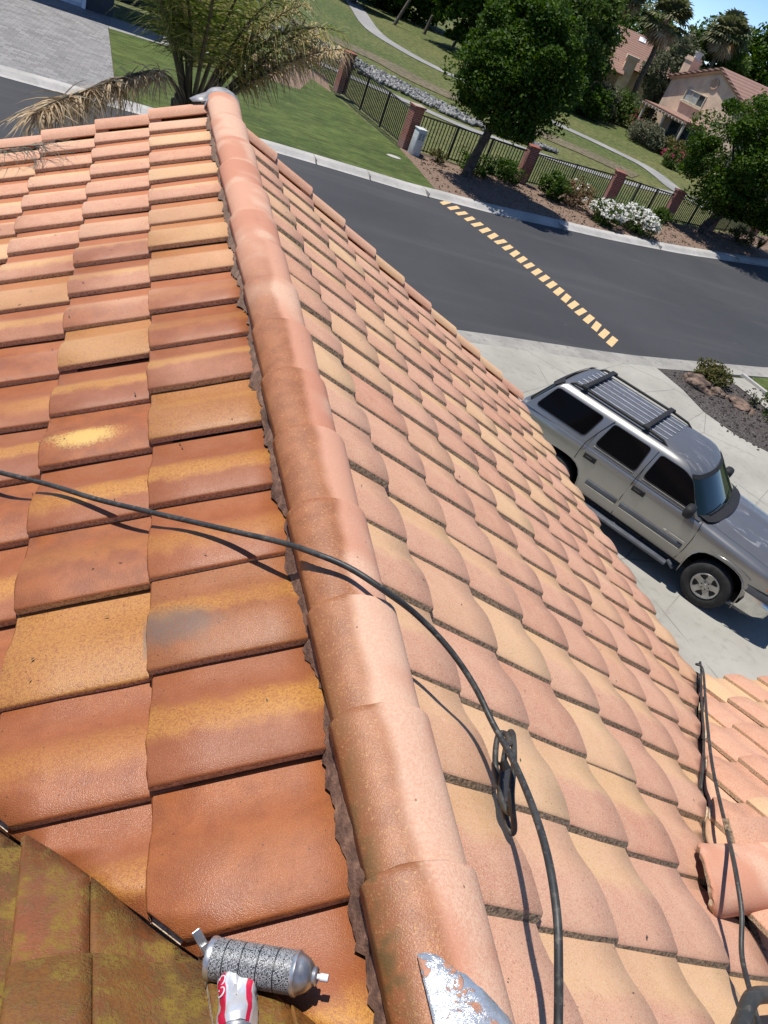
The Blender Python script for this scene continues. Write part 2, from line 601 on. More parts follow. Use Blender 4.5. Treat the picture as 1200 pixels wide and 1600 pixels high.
MATS['flower_white'] = leafm('white_petals', [(.75, .74, .70), (.82, .80, .76), (.70, .70, .62)], .3)
MATS['flower_pink'] = leafm('magenta_petals', [(.45, .03, .14), (.60, .06, .22), (.35, .02, .07)], .3)
MATS['bark'] = plain('bark', (.075, .058, .045), .9, 0, .35, 6, .8, 30)
MATS['palm_bark'] = plain('palm_trunk', (.13, .105, .08), .9, 0, .35, 9, .8, 26)
MATS['petiole'] = plain('palm_petiole', (.085, .065, .032), .6, 0, .3, 6, .3, 40)

def mat_brick():
    n = NT('red_brick')
    g = n.t.nodes.new('ShaderNodeTexCoord').outputs['Generated']
    P = n.obj()
    s = n.sep(P)
    cmb = n.t.nodes.new('ShaderNodeCombineXYZ')
    n.put(cmb.inputs[0], n.math('ADD', s[0], s[1]))
    n.put(cmb.inputs[1], s[2])
    bt = n.t.nodes.new('ShaderNodeTexBrick')
    n.put(bt.inputs['Vector'], cmb.outputs[0])
    bt.inputs['Scale'].default_value = 1.0
    bt.inputs['Brick Width'].default_value = .21
    bt.inputs['Row Height'].default_value = .075
    bt.inputs['Mortar Size'].default_value = .007
    bt.inputs['Color1'].default_value = (.21, .050, .032, 1)
    bt.inputs['Color2'].default_value = (.30, .085, .050, 1)
    bt.inputs['Mortar'].default_value = (.34, .28, .24, 1)
    c = n.mix(n.step(s[2], .05, .55, .30, 0.0), bt.outputs[0], (.34, .28, .25))
    n.set(Base_Color=c, Roughness=.9)
    n.bump(bt.outputs[1], -.6, .01)
    return n.m
MATS['brick'] = mat_brick()
MATS['iron'] = plain('black_iron', (.012, .012, .013), .5, .2, .1)
MATS['white_metal'] = plain('painted_pedestal', (.55, .57, .55), .55, 0, .08, 5)
MATS['stucco'] = plain('tan_stucco', (.74, .55, .40), .92, 0, .08, 1.5, .25, 60)
MATS['stucco_trim'] = plain('stucco_trim', (.50, .33, .23), .9, 0, .08, 3)
MATS['stucco_gray'] = plain('grey_wall', (.055, .058, .065), .9, 0, .12, 2, .25, 40)
MATS['cream'] = plain('cream_trim', (.62, .53, .40), .8, 0, .08, 4)
MATS['fascia'] = plain('fascia_board', (.34, .22, .15), .75, 0, .12, 4)
MATS['white_paint'] = plain('white_paint', (.74, .76, .80), .55, 0, .05, 4)
MATS['door_paint'] = plain('garage_door_paint', (.52, .56, .64), .5, 0, .05, 4)
MATS['stone'] = plain('lava_boulder', (.17, .115, .085), .95, 0, .35, 5, 1.0, 22)
MATS['riprap'] = None
def mat_rip():
    n = NT('riprap_stone')
    c = n.ramp(n.island(), [(0, (.07, .072, .075)), (.35, (.20, .20, .195)), (.75, (.40, .39, .36)), (1, (.14, .14, .145))])
    n.set(Base_Color=c, Roughness=.9)
    return n.m
MATS['riprap'] = mat_rip()
def mat_mark():
    n = NT('worn_street_marking')
    P = n.pos()
    f = n.noise(P, 7.0, 6.0, .7)
    g = n.noise(P, 40.0, 3.0)
    c = n.mix(g, (.56, .37, .17), (.68, .47, .24))
    c = n.mix(n.step(f, .60, .68, 0.0, .85), c, (.07, .065, .06))
    n.set(Base_Color=c, Roughness=.85)
    n.bump(g, .4, .004)
    return n.m
MATS['paint_mark'] = mat_mark()
def mat_farroof():
    n = NT('distant_tile_roof')
    P = n.obj()
    w = n.t.nodes.new('ShaderNodeTexWave')
    w.wave_type = 'BANDS'
    w.bands_direction = 'Z'
    w.inputs['Scale'].default_value = 1.6
    n.put(w.inputs['Vector'], P)
    f = n.noise(P, 3.0, 5)
    c = n.mix(f, (.21, .115, .088), (.33, .20, .155))
    c = n.mix(n.step(w.outputs[1], .1, .4, .6, 0), c, (.15, .08, .06))
    n.set(Base_Color=c, Roughness=.9)
    n.bump(w.outputs[1], .5, .05)
    return n.m
MATS['far_roof'] = mat_farroof()
MATS['glass_far'] = plain('window_glass', (.07, .085, .085), .12, 0, .3, 1.5, spec=.8)
MATS['drape'] = plain('window_blind', (.36, .39, .37), .6, 0, .12, 3)
MATS['cable'] = None
def mat_cable(name, a, b):
    n = NT(name)
    P = n.pos()
    f = n.noise(P, 55, 5, .7)
    g = n.noise(P, 14, 3)
    c = n.mix(n.step(f, .52, .72, 0, .8), a, b)
    c = n.mix(n.step(g, .45, .7, 0, .5), c, tuple(.5 * (x + y) for x, y in zip(a, b)))
    n.set(Base_Color=c, Roughness=n.math('MULTIPLY_ADD', f, .3, .35), Specular_IOR_Level=.45)
    n.bump(f, .3, .001)
    return n.m
MATS['cable'] = mat_cable('weathered_cable_jacket', (.026, .027, .026), (.145, .135, .115))
MATS['hose'] = mat_cable('rubber_hose', (.032, .033, .030), (.12, .11, .09))
# ------------------------------------------------------------------ ground, street, kerbs
def sheet(name, poly, z, mat, kind='structure', parent=None):
    bm = bmesh.new()
    vs = [bm.verts.new((p[0], p[1], z)) for p in poly]
    f = bm.faces.new(vs)
    if f.normal.z < 0:
        f.normal_flip()
    bmesh.ops.triangulate(bm, faces=[f])
    me = bpy.data.meshes.new(name)
    bm.to_mesh(me)
    bm.free()
    me.materials.append(MATS[mat])
    o = link(name, me, parent)
    if kind and parent is None:
        o['kind'] = kind
    return o

g = MB()
xs = [-1500, -300, -80, -20, 0, 20, 40, 60, 80, 150, 400, 1500]
ys = [-600, -40, 0, 14, 24, 34, 44, 60, 80, 110, 200, 500, 2200]
g.add([(x, y, -.03) for y in ys for x in xs], [(j * len(xs) + i, j * len(xs) + i + 1, (j + 1) * len(xs) + i + 1, (j + 1) * len(xs) + i) for j in range(len(ys) - 1) for i in range(len(xs) - 1)])
tag(g.build('ground', 'meadow', fix=False), kind='structure')

# polylines (x, y) along the street, left to right
FARA = [(-60, 20.5), (-20, 23.2), (-2.8, 24.65), (2.0, 25.15), (5.3, 25.4), (7.5, 25.5), (9.3, 25.5), (10.6, 25.72), (12.4, 25.95), (13.6, 26.2), (15.1, 26.6), (18.8, 27.45), (23.2, 28.8), (30.3, 31.6), (42, 36.6), (70, 49)]
NEARA = [(-60, 8.5), (-20, 11.6), (0, 13.9), (7.9, 15.36), (8.9, 15.56), (10.4, 15.82), (12.0, 16.1), (13.7, 16.45), (19.5, 18.0), (26, 20.3), (40, 26.0), (70, 38)]
street = sheet('street', NEARA + FARA[::-1], .0, 'asphalt')

def offset(poly, d):
    out = []
    for i, p in enumerate(poly):
        a = Vector(poly[max(i - 1, 0)])
        b = Vector(poly[min(i + 1, len(poly) - 1)])
        t = (b - a).normalized()
        out.append((p[0] - t.y * d, p[1] + t.x * d))
    return out

def kerb(name, line, prof, mat, seg=1.5):
    # resample and sweep a (offset, z) profile along the line
    pts = [Vector(p) for p in line]
    L = [0.0]
    for a, b in zip(pts, pts[1:]):
        L.append(L[-1] + (b - a).length)
    m = MB()
    n = int(L[-1] / seg)
    fine = []
    for i in range(n + 1):
        s = L[-1] * i / n
        k = max(j for j in range(len(L)) if L[j] <= s + 1e-6)
        k = min(k, len(pts) - 2)
        t = (s - L[k]) / (L[k + 1] - L[k])
        fine.append(tuple(pts[k].lerp(pts[k + 1], t)))
    rows = []
    for d, z in prof:
        rows.append([(p[0], p[1], z) for p in offset(fine, d)])
    for A, B in zip(rows, rows[1:]):
        m.strip(A, B)
    return m.build(name, mat, fix=False), fine

# far kerb: rolled concrete kerb; near gutter
kf, _ = kerb('kerb', FARA, [(-.02, -.05), (-.02, .012), (.10, .03), (.28, .12), (.36, .135), (.62, .13), (.64, .05)], 'kerb')
tag(kf, kind='structure')
kn, _ = kerb('gutter', NEARA, [(.02, -.03), (.02, .010), (-.24, .016), (-.28, .026), (-.62, .034), (-.64, -.02)], 'gutter')
tag(kn, kind='structure')
# kerb expansion joints cut as thin dark slots
m = MB()
for i, (x, y, a) in enumerate([(6.05, 25.75, .05), (7.9, 25.82, .03), (10.0, 25.85, .12), (15.9, 26.95, .25), (21.5, 28.6, .32), (27.5, 30.9, .38)]):
    rm = Euler((0, 0, a)).to_matrix()
    m.box((x, y, .075), (.02, .62, .13), rm)
m.build('expansion_joint', 'gutter', kf)

# far-side lawn, paver drive, beds (raised to kerb height)
KT = offset(FARA, .62)
def kt(x):
    for a, b in zip(KT, KT[1:]):
        if a[0] <= x <= b[0]:
            t = (x - a[0]) / (b[0] - a[0])
            return a[1] + (b[1] - a[1]) * t
    return KT[-1][1]
lawn_poly = [(.10, kt(.1)), (3, kt(3)), (5.5, kt(5.5)), (8, kt(8)), (9.3, kt(9.3)), (10.45, kt(10.45)), (10.36, 28.4), (10.2, 30.6), (9.2, 33.6), (8.6, 36.6), (7.9, 38.2), (6.9, 35.1), (4.6, 34.9), (2.0, 34.9), (-.45, 34.5)]
sheet('lawn', lawn_poly, .135, 'lawn')
sheet('paver_driveway', [(-24, kt(-24)), (-2.8, kt(-2.8)), (.08, kt(.08)), (-.47, 34.5), (-.47, 36.9), (-24, 34.0)], .128, 'pavers')
sheet('walkway', [(-.46, 34.52), (2.0, 34.92), (4.6, 34.92), (5.2, 36.4), (-.46, 36.7)], .131, 'path')
sheet('planting_bed', [(4.65, 34.92), (6.9, 35.12), (7.9, 38.22), (8.55, 36.65), (8.9, 40.5), (4.2, 39.0), (5.2, 36.42)], .125, 'mulch')
bed = [(10.47, kt(10.47)), (12, kt(12)), (14, kt(14)), (17, kt(17)), (20, kt(20)), (24, kt(24)), (28, kt(28)), (33, kt(33)), (42, kt(42)), (60, kt(60)), (60, kt(60) + 5.0), (34.5, 37.9), (28.6, 34.6), (25.1, 33.5), (21.4, 33.3), (16.0, 31.6), (12.8, 31.1), (10.6, 31.1), (10.22, 30.6), (10.38, 28.4)]
sheet('mulch_bed', bed, .128, 'mulch')

# near side: concrete driveway, gravel strip, walk
NG = offset(NEARA, -.62)
drive = [(3.5, 14.2), (7.9, 14.78), (10.4, 15.22), (12.1, 15.52), (13.9, 15.95), (14.18, 14.9), (14.2, 13.9), (14.65, 13.0), (15.4, 12.4), (19.0, 8.0), (17.5, 2.0), (9.0, -1.5), (4.2, 3.0), (4.2, 8.0)]
drive_o = sheet('driveway', drive, .035, 'concrete')
# scored joints in the drive: shallow dark grooves
m = MB()
def groove(a, b, w=.018):
    a = Vector((*a, 0)); b = Vector((*b, 0))
    d = b - a
    m.box((a + b) / 2 + Vector((0, 0, .0365)), (d.length, w, .004), Euler((0, 0, atan2(d.y, d.x))).to_matrix())
for a, b in [((8.4, 12.8), (12.75, 15.7)), ((10.2, 11.1), (14.2, 13.9)), ((6.6, 10.6), (9.0, 12.6)), ((11.5, 9.0), (14.6, 11.3)), ((8.2, 6.45), (13.3, 10.3)), ((9.55, 15.1), (10.6, 13.95)), ((10.6, 13.95), (12.6, 11.5)), ((13.0, 10.9), (14.4, 8.4)), ((7.2, 3.6), (14, 8.3)), ((12.7, 15.7), (13.6, 15.2))]:
    groove(a, b)
m.build('scored_joint', 'gutter', drive_o)
sheet('gravel_bed', [(13.93, 15.93), (16.2, 16.3), (16.8, 16.1), (17.1, 14.9), (22, 15.2), (22, 6), (19.0, 8.05), (15.45, 12.4), (14.7, 13.0), (14.24, 13.9), (14.22, 14.9)], .03, 'gravel')
sheet('front_walk', [(16.25, 16.3), (17.9, 16.75), (17.55, 15.1), (17.15, 14.9), (16.85, 16.05)], .034, 'concrete')
m = MB()
m.box((17.85, 15.9, .06), (.12, 1.9, .1), (0, 0, .25))
tag(m.build('edging_kerb', 'kerb'), kind='structure')
sheet('front_lawn', [(18.0, 16.85), (24, 18.6), (24, 15.4), (17.75, 15.1)], .05, 'lawn')

# markings across the street: 23 tan blocks
mk0, mk1 = Vector((10.72, 25.60)), Vector((13.06, 16.98))
pathp = [(10.69, 25.57), (11.18, 24.65), (11.88, 22.94), (12.51, 20.55), (12.9, 18.35), (13.08, 17.02)]
cum = [0]
for a, b in zip(pathp, pathp[1:]):
    cum.append(cum[-1] + (Vector(b) - Vector(a)).length)
me0 = None
for i in range(23):
    s = cum[-1] * i / 22
    k = min(max(j for j in range(6) if cum[j] <= s + 1e-6), 4)
    t = (s - cum[k]) / (cum[k + 1] - cum[k])
    p = Vector(pathp[k]).lerp(Vector(pathp[k + 1]), t)
    if me0 is None:
        m = MB()
        m.add([(-.28, -.29, .0), (.26, .28, .0), (.33, .06, .0), (-.21, -.52 + .01, .0), (-.28, -.29, .006), (.26, .28, .006), (.33, .06, .006), (-.21, -.51, .006)],
              [(3, 2, 1, 0), (4, 5, 6, 7), (0, 1, 5, 4), (1, 2, 6, 5), (2, 3, 7, 6), (3, 0, 4, 7)])
        me0 = m.build('paint_marking', 'paint_mark', street)
        o = me0
    else:
        o = me0.copy()
        C.objects.link(o)
        o.parent = street
    o.location = (p.x - .02, p.y + .11, .003)
    o.rotation_euler = (0, 0, random.uniform(-.05, .05) + .02)
    o.scale = (random.uniform(.92, 1.06), random.uniform(.92, 1.06), 1)

# greenbelt behind the fence: concrete swale strip, dry bank, winding path
def ribbon(name, line, w, z, mat):
    ln = [tuple(p)[:2] for p in catmull([(a, b, 0) for a, b in line], 6)]
    ws = w if isinstance(w, (tuple, list)) else (w, w)
    m = MB()
    A = offset(ln, ws[0] / 2)
    B = offset(ln, -ws[0] / 2)
    m.strip([(p[0], p[1], z) for p in A], [(p[0], p[1], z) for p in B])
    o = m.build(name, mat, fix=False)
    for p in o.data.polygons:
        if p.normal.z < 0:
            p.flip()
    return tag(o, kind='structure')
ribbon('swale_strip', [(4, 46.5), (11.1, 42.9), (13.2, 41.9), (15.8, 40.5), (18.5, 40.1), (23.3, 40.1), (27.7, 40.9), (32, 42.6), (38, 44)], .9, .004, 'path')
ribbon('greenbelt_path', [(19.5, 92), (18.0, 76), (17.1, 65.5), (18.6, 60.3), (20.8, 57.6), (24, 54.8), (28.0, 52.7), (31.0, 50.5), (32.6, 48.6), (32.6, 46), (32.3, 43.4), (33.5, 40.5)], 1.5, .006, 'path')
ribbon('dry_bank', [(9, 55), (14.4, 52.3), (16.4, 49.6), (20, 47.8), (24, 46.5), (27, 45.3), (29, 43.6)], 2.6, .002, 'dry')
# creek riprap: real stones, too many to count
random.seed(11)
RP = [(8.5, 50.5), (12.4, 46.2), (14.2, 44.9), (16.1, 43.0), (17.6, 41.9), (20.5, 41.9), (24, 42.3)]
RW = [3.6, 3.4, 2.8, 2.3, 1.6, .8, .3]
m = MB()
ico = bmesh.new()
bmesh.ops.create_icosphere(ico, subdivisions=1, radius=1)
iv = [v.co.copy() for v in ico.verts]
ifc = [[v.index for v in f.verts] for f in ico.faces]
ico.free()
for i in range(3200):
    k = random.random() * 5.6
    j = int(k)
    t = k - j
    p = Vector(RP[j]).lerp(Vector(RP[j + 1]), t)
    w = RW[j] * (1 - t) + RW[j + 1] * t
    d = (Vector(RP[j + 1]) - Vector(RP[j])).normalized()
    q = p + Vector((-d.y, d.x)) * random.uniform(-.5, .5) * w
    r = random.uniform(.05, .14)
    rm = Euler((random.random() * 6, random.random() * 6, random.random() * 6)).to_matrix()
    sc = Vector((random.uniform(.7, 1.2), random.uniform(.6, 1.1), random.uniform(.5, .8)))
    m.add([rm @ Vector((v.x * sc.x * r * random.uniform(.85, 1.15), v.y * sc.y * r, v.z * sc.z * r)) + Vector((q.x, q.y, .05 + random.uniform(0, .06))) for v in iv], ifc)
rip = m.build('creek_stones', 'riprap', fix=False)
tag(rip, 'pale grey creek stones in a band behind the iron fence', 'stones', kind='stuff')
# ------------------------------------------------------------------ the tiled roof we stand on
SL = .515
CP = 1 / sqrt(1 + SL * SL)
SP = SL * CP
RX, RZ = .64, 5.20          # ridge line: x and height of the tile plane apex
W, EXP, LEN = .309, .350, .425
TH = .020
LIP = .028                  # tail step
random.seed(21)

house = thing('tile_roof_house', 'terracotta tiled house roof seen from its own ridge, filling the lower left', 'house', (0, 0, 0))
slopes = {}

def prof(a):
    # tile cross-section height over width fraction a (0 = lapped lip, 1 = under neighbour)
    pts = [(0, .0225), (.02, .0255), (.10, .0300), (.21, .0345), (.33, .0360), (.45, .0330), (.56, .0245), (.66, .0125), (.75, .0042), (.86, .0), (1.06, .0005)]
    for (x0, y0), (x1, y1) in zip(pts, pts[1:]):
        if x0 <= a <= x1:
            return y0 + (y1 - y0) * (a - x0) / (x1 - x0)
    return pts[-1][1]
AS = [0, .02, .10, .21, .33, .45, .56, .66, .75, .86, 1.05]

def tile_mesh(name, sg, rnd, mats, clips=None):
    # local x = downslope (tail at 0), y = sg * across, z = up from the tile plane
    bm = bmesh.new()
    uvl = bm.loops.layers.uv.new('UVMap')
    def edge(i):
        return rnd.uniform(-.0022, .0022)
    rows = []
    tilt = LIP / EXP
    vx = [0.0, -.006, -.14, -.29, -LEN]
    for r, x in enumerate(vx):
        row = []
        for i, a in enumerate(AS):
            h = (prof(a) * (.74 if sg > 0 else 1.0) + (.007 if sg > 0 else 0)) - .0350 + tilt * x
            xx = x
            if r == 0:
                h -= .006
                xx += edge(i) * 1.2
            elif r == 1:
                xx += edge(i) * .6
            yy = a * W * 1.0
            if i == 0:
                yy += edge(r) * .9
                h -= .002
            row.append(bm.verts.new((xx, sg * yy, h)))
        rows.append(row)
    but = [bm.verts.new((v.co.x - .002, v.co.y, v.co.z - TH + .004)) for v in rows[0]]
    sl_ = -.011 if sg > 0 else .002
    lipb = [bm.verts.new((row[0].co.x, row[0].co.y + sg * sl_, row[0].co.z - TH)) for row in rows]
    faces = []
    for r in range(len(rows) - 1):
        for i in range(len(AS) - 1):
            faces.append((bm.faces.new((rows[r][i], rows[r][i + 1], rows[r + 1][i + 1], rows[r + 1][i])), 0))
    for i in range(len(AS) - 1):
        faces.append((bm.faces.new((but[i], but[i + 1], rows[0][i + 1], rows[0][i])), 1))
    for r in range(len(rows) - 1):
        faces.append((bm.faces.new((rows[r][0], rows[r + 1][0], lipb[r + 1], lipb[r])), 1 if sg < 0 else 2))
    # underside so the lip reads as a slab
    un = [bm.verts.new((row[4].co.x, row[4].co.y, row[4].co.z - TH)) for row in rows]
    for r in range(len(rows) - 1):
        faces.append((bm.faces.new((lipb[r], lipb[r + 1], un[r + 1], un[r])), 1))
    for f, mi in faces:
        f.material_index = mi
        f.smooth = (mi == 0)
        if mi == 2 and len(mats) < 3:
            f.material_index = 1
        for lp in f.loops:
            lp[uvl].uv = (sg * lp.vert.co.y / W, -lp.vert.co.x / LEN)
    if clips:
        for co, no in clips:
            geo = bm.verts[:] + bm.edges[:] + bm.faces[:]
            bmesh.ops.bisect_plane(bm, geom=geo, plane_co=co, plane_no=no, clear_outer=True)
        if len(bm.faces) == 0:
            bm.free()
            return None
        # give the cut a face of its own
        be = [e for e in bm.edges if e.is_boundary]
        cut = []
        for e in be:
            for co, no in clips:
                if all(abs((v.co - co).dot(no)) < 1e-4 for v in e.verts):
                    cut.append(e)
                    break
        if cut:
            r = bmesh.ops.extrude_edge_only(bm, edges=cut)
            for gmt in r['geom']:
                if isinstance(gmt, bmesh.types.BMVert):
                    gmt.co.z -= TH
                if isinstance(gmt, bmesh.types.BMFace):
                    gmt.material_index = 0
    me = bpy.data.meshes.new(name)
    bm.normal_update()
    bm.to_mesh(me)
    bm.free()
    for q in mats:
        me.materials.append(MATS[q])
    return me

RND = random.Random(5)
VARS = {}
for sg in (1, -1):
    VARS[sg] = [tile_mesh('roof_tile', sg, RND, ('tile', 'edge', 'edge_light')) for _ in range(6)]

def frame(xa, za):
    za = Vector(za).normalized()
    xa = Vector(xa).normalized()
    ya = za.cross(xa)
    return Matrix(((xa.x, ya.x, za.x), (xa.y, ya.y, za.y), (xa.z, ya.z, za.z)))

def slope_part(name, verts, label=None):
    m = MB()
    m.add(verts, [tuple(range(len(verts)))])
    o = m.build(name, 'mortar', house, fix=False)
    return o

def place(parent, rot, org, sg, clips_w=None, mats=None, jitter=1.5, slip=None):
    # org = world position of the tail/lip corner; clips_w = world-space planes (co, no) keeping the inner side
    ra = Euler((random.gauss(0, .004) * jitter, random.gauss(0, .003) * jitter, random.gauss(0, .006) * jitter)).to_matrix()
    if slip:
        ra = ra @ Euler((0, 0, slip)).to_matrix()
    mw = Matrix.Translation(Vector(org) + Vector((random.gauss(0, .0015), random.gauss(0, .002), random.gauss(0, .0012))) * jitter) @ (rot @ ra).to_4x4()
    me = None
    if clips_w:
        inv = mw.inverted()
        corners = [mw @ Vector((x, sg * y, 0)) for x in (0, -LEN) for y in (0, W)]
        act = []
        for co, no in clips_w:
            ds = [(c - co).dot(no) for c in corners]
            if min(ds) > 0:
                return None
            if max(ds) > -.03:
                act.append((inv @ co, (inv.to_3x3() @ no).normalized()))
        if act:
            me = tile_mesh('roof_tile', sg, RND, mats or ('tile', 'edge', 'edge_light'), act)
            if me is None:
                return None
    if me is None:
        if mats:
            me = tile_mesh('roof_tile', sg, RND, mats)
        else:
            me = random.choice(VARS[sg])
    o = bpy.data.objects.new('roof_tile', me)
    C.objects.link(o)
    o.parent = parent
    o.matrix_world = mw
    return o

# deck sheets just under the tiles (dark underlayment), one per slope
EX = 3.9
Y0, Y1 = -1.2, 5.84
DZ = -.085
def pz(x):
    return RZ - SL * abs(x - RX)
VRX = 1.335      # right valley: x - y
VR2 = 3.03       # right near valley: x + y
right = slope_part('right_slope', [(RX, Y0, RZ + DZ), (3.8, Y0, pz(3.8) + DZ), (3.8, Y1, pz(3.8) + DZ), (RX, Y1, RZ + DZ)])
left = slope_part('left_slope', [(RX, Y0, RZ + DZ), (-2.55, Y0, pz(-2.55) + DZ), (-2.55, Y1, pz(-2.55) + DZ), (RX, Y1, RZ + DZ)])
right['label'] = 'dry pinkish slope to the right of the ridge'
left['label'] = 'damp orange slope to the left of the ridge'

nR = Vector((SP, 0, CP))
rotR = frame((CP, 0, -SP), nR)
nL = Vector((-SP, 0, CP))
rotL = frame((-CP, 0, -SP), nL)

YW_ = .87
vclip = [(Vector((VRX, 0, 0)), Vector((1, -1, 0)).normalized()), ]
LIPY = .92
for k in range(-1, 10):
    v = .52 + .348 * k
    x = RX + v * CP
    for nrow in range(-4, 16):
        y = LIPY + W * nrow
        cl = []
        if x > 1.9:
            if y + W / 2 > YW_:
                cl = [(Vector((VRX - .012, 0, 0)), Vector((1, -1, 0)).normalized())]
            else:
                cl = [(Vector((VR2 + .05, 0, 0)), Vector((1, 1, 0)).normalized())]
        cl = cl + [(Vector((RX + .06, 0, 0)), Vector((-1, 0, 0)))]
        place(right, rotR, (x, y, pz(x)), 1, cl)
# left slope; valley with the near wing at x + y = .90
VL = .90
for k in range(0, 6):
    v = .461 + .353 * k
    x = RX - v * CP
    for nrow in range(-2, 16):
        y = LIPY + W * nrow
        cl = [(Vector((VL + .004, 0, 0)), Vector((-1, -1, 0)).normalized())]
        cl.append((Vector((RX - .035, 0, 0)), Vector((1, 0, 0))))
        place(left, rotL, (x, y, pz(x)), -1, cl)
# tiles farther down the left slope, outside the picture: one joined field
fb = bmesh.new()
for k in range(6, 10):
    v = .461 + .353 * k
    x = RX - v * CP
    for nrow in range(3, 16):
        y = LIPY + W * nrow
        tmp = VARS[-1][nrow % 6].copy()
        tmp.transform(Matrix.Translation((x, y, pz(x))) @ rotL.to_4x4())
        fb.from_mesh(tmp)
        bpy.data.meshes.remove(tmp)
me = bpy.data.meshes.new('tile_field')
fb.to_mesh(me)
fb.free()
for q in ('tile', 'edge', 'edge_light'):
    me.materials.append(MATS[q])
o = link('tile_field', me, left)
o['kind'] = 'stuff'

# rake tiles: an L-shaped edge tile along both rakes of the far gable
RM = {}
def rake_mesh(sg):
    m = MB()
    pts = []
    for x in (0.0, -LEN):
        t = LIP / EXP * x
        pts.append([(x, sg * -.055, -.012 + t), (x, sg * -.040, .006 + t), (x, sg * -.010, .020 + t), (x, sg * .025, .025 + t), (x, sg * .060, .020 + t), (x, sg * .090, .004 + t), (x, sg * .104, -.02 + t), (x, sg * .105, -.11 + t), (x, sg * .088, -.11 + t), (x, sg * .085, -.028 + t), (x, sg * .025, .004 + t), (x, sg * -.045, -.022 + t)])
    n = 12
    m.add(pts[0] + pts[1], [(i, (i + 1) % n, n + (i + 1) % n, n + i) for i in range(n)] + [tuple(range(n)), tuple(range(n, 2 * n))[::-1]])
    o = m.build('rake_tile', 'tile', None, smooth=40)
    me = o.data
    bpy.data.objects.remove(o)
    return me
RM[1], RM[-1] = rake_mesh(1), rake_mesh(-1)
for par, rot, sg, off, st, cnt, d in ((right, rotR, 1, .52, .348, 10, 1), (left, rotL, -1, .461, .353, 10, -1)):
    for k in range(cnt):
        v = off + st * k
        x = RX + d * v * CP
        o = bpy.data.objects.new('rake_tile', RM[sg])
        C.objects.link(o)
        o.parent = par
        o.matrix_world = Matrix.Translation((x, Y1 + .0, pz(x) + .012)) @ (rot @ Euler((0, 0, random.gauss(0, .01))).to_matrix()).to_4x4()

# ---- ridge caps
ridge = bpy.data.objects.new('ridge', None)
C.objects.link(ridge)
ridge.parent = house
CAPY = [5.90, 5.36, 4.90, 4.49, 4.13, 3.77, 3.40, 3.03, 2.66, 2.31, 1.97, 1.62, 1.26, .945, .60, .23, -.15, -.52]

def cap_mesh(length, w0, w1, drop, rnd, broken=False):
    # local x runs from the tail (0) to the head (length); arch opens downward
    NA = 16
    rows = []
    bm = bmesh.new()
    uvl = bm.loops.layers.uv.new('UVMap')
    xs = [0, .006, .02, length * .33, length * .66, length]
    for r, x in enumerate(xs):
        t = x / length
        w = w0 + (w1 - w0) * t
        hgt = .090 + (.076 - .090) * t
        top = -drop * t
        if r == 0:
            top -= .006
            w -= .004
        row = []
        for i in range(NA + 1):
            a = pi * i / NA
            yy = -w * cos(a)
            zz = hgt * (sin(a) ** .85) - hgt + top
            xx = x
            if broken and r < 3:
                xx = x + .075 * (1 - cos(a - .95)) + rnd.uniform(0, .014)
            elif r == 0:
                xx += rnd.uniform(-.002, .002)
            row.append(bm.verts.new((xx, yy, zz)))
        rows.append(row)
    inner = [bm.verts.new((v.co.x + .003, v.co.y * .87, v.co.z - .016)) for v in rows[0]]
    for r in range(len(rows) - 1):
        for i in range(NA):
            f = bm.faces.new((rows[r][i], rows[r + 1][i], rows[r + 1][i + 1], rows[r][i + 1]))
            f.smooth = True
    for i in range(NA):
        f = bm.faces.new((inner[i], rows[0][i], rows[0][i + 1], inner[i + 1]))
        f.material_index = 1
    # lower rims
    for i in (0, NA):
        for r in range(len(rows) - 1):
            a, b = rows[r][i], rows[r + 1][i]
            c = bm.verts.new((a.co.x, a.co.y * .87, a.co.z))
            d = bm.verts.new((b.co.x, b.co.y * .87, b.co.z))
            f = bm.faces.new((a, b, d, c))
            f.material_index = 1
    for f in bm.faces:
        for lp in f.loops:
            lp[uvl].uv = (.12, .5)
    bmesh.ops.recalc_face_normals(bm, faces=bm.faces[:])
    me = bpy.data.meshes.new('ridge_cap')
    bm.to_mesh(me)
    bm.free()
    return me

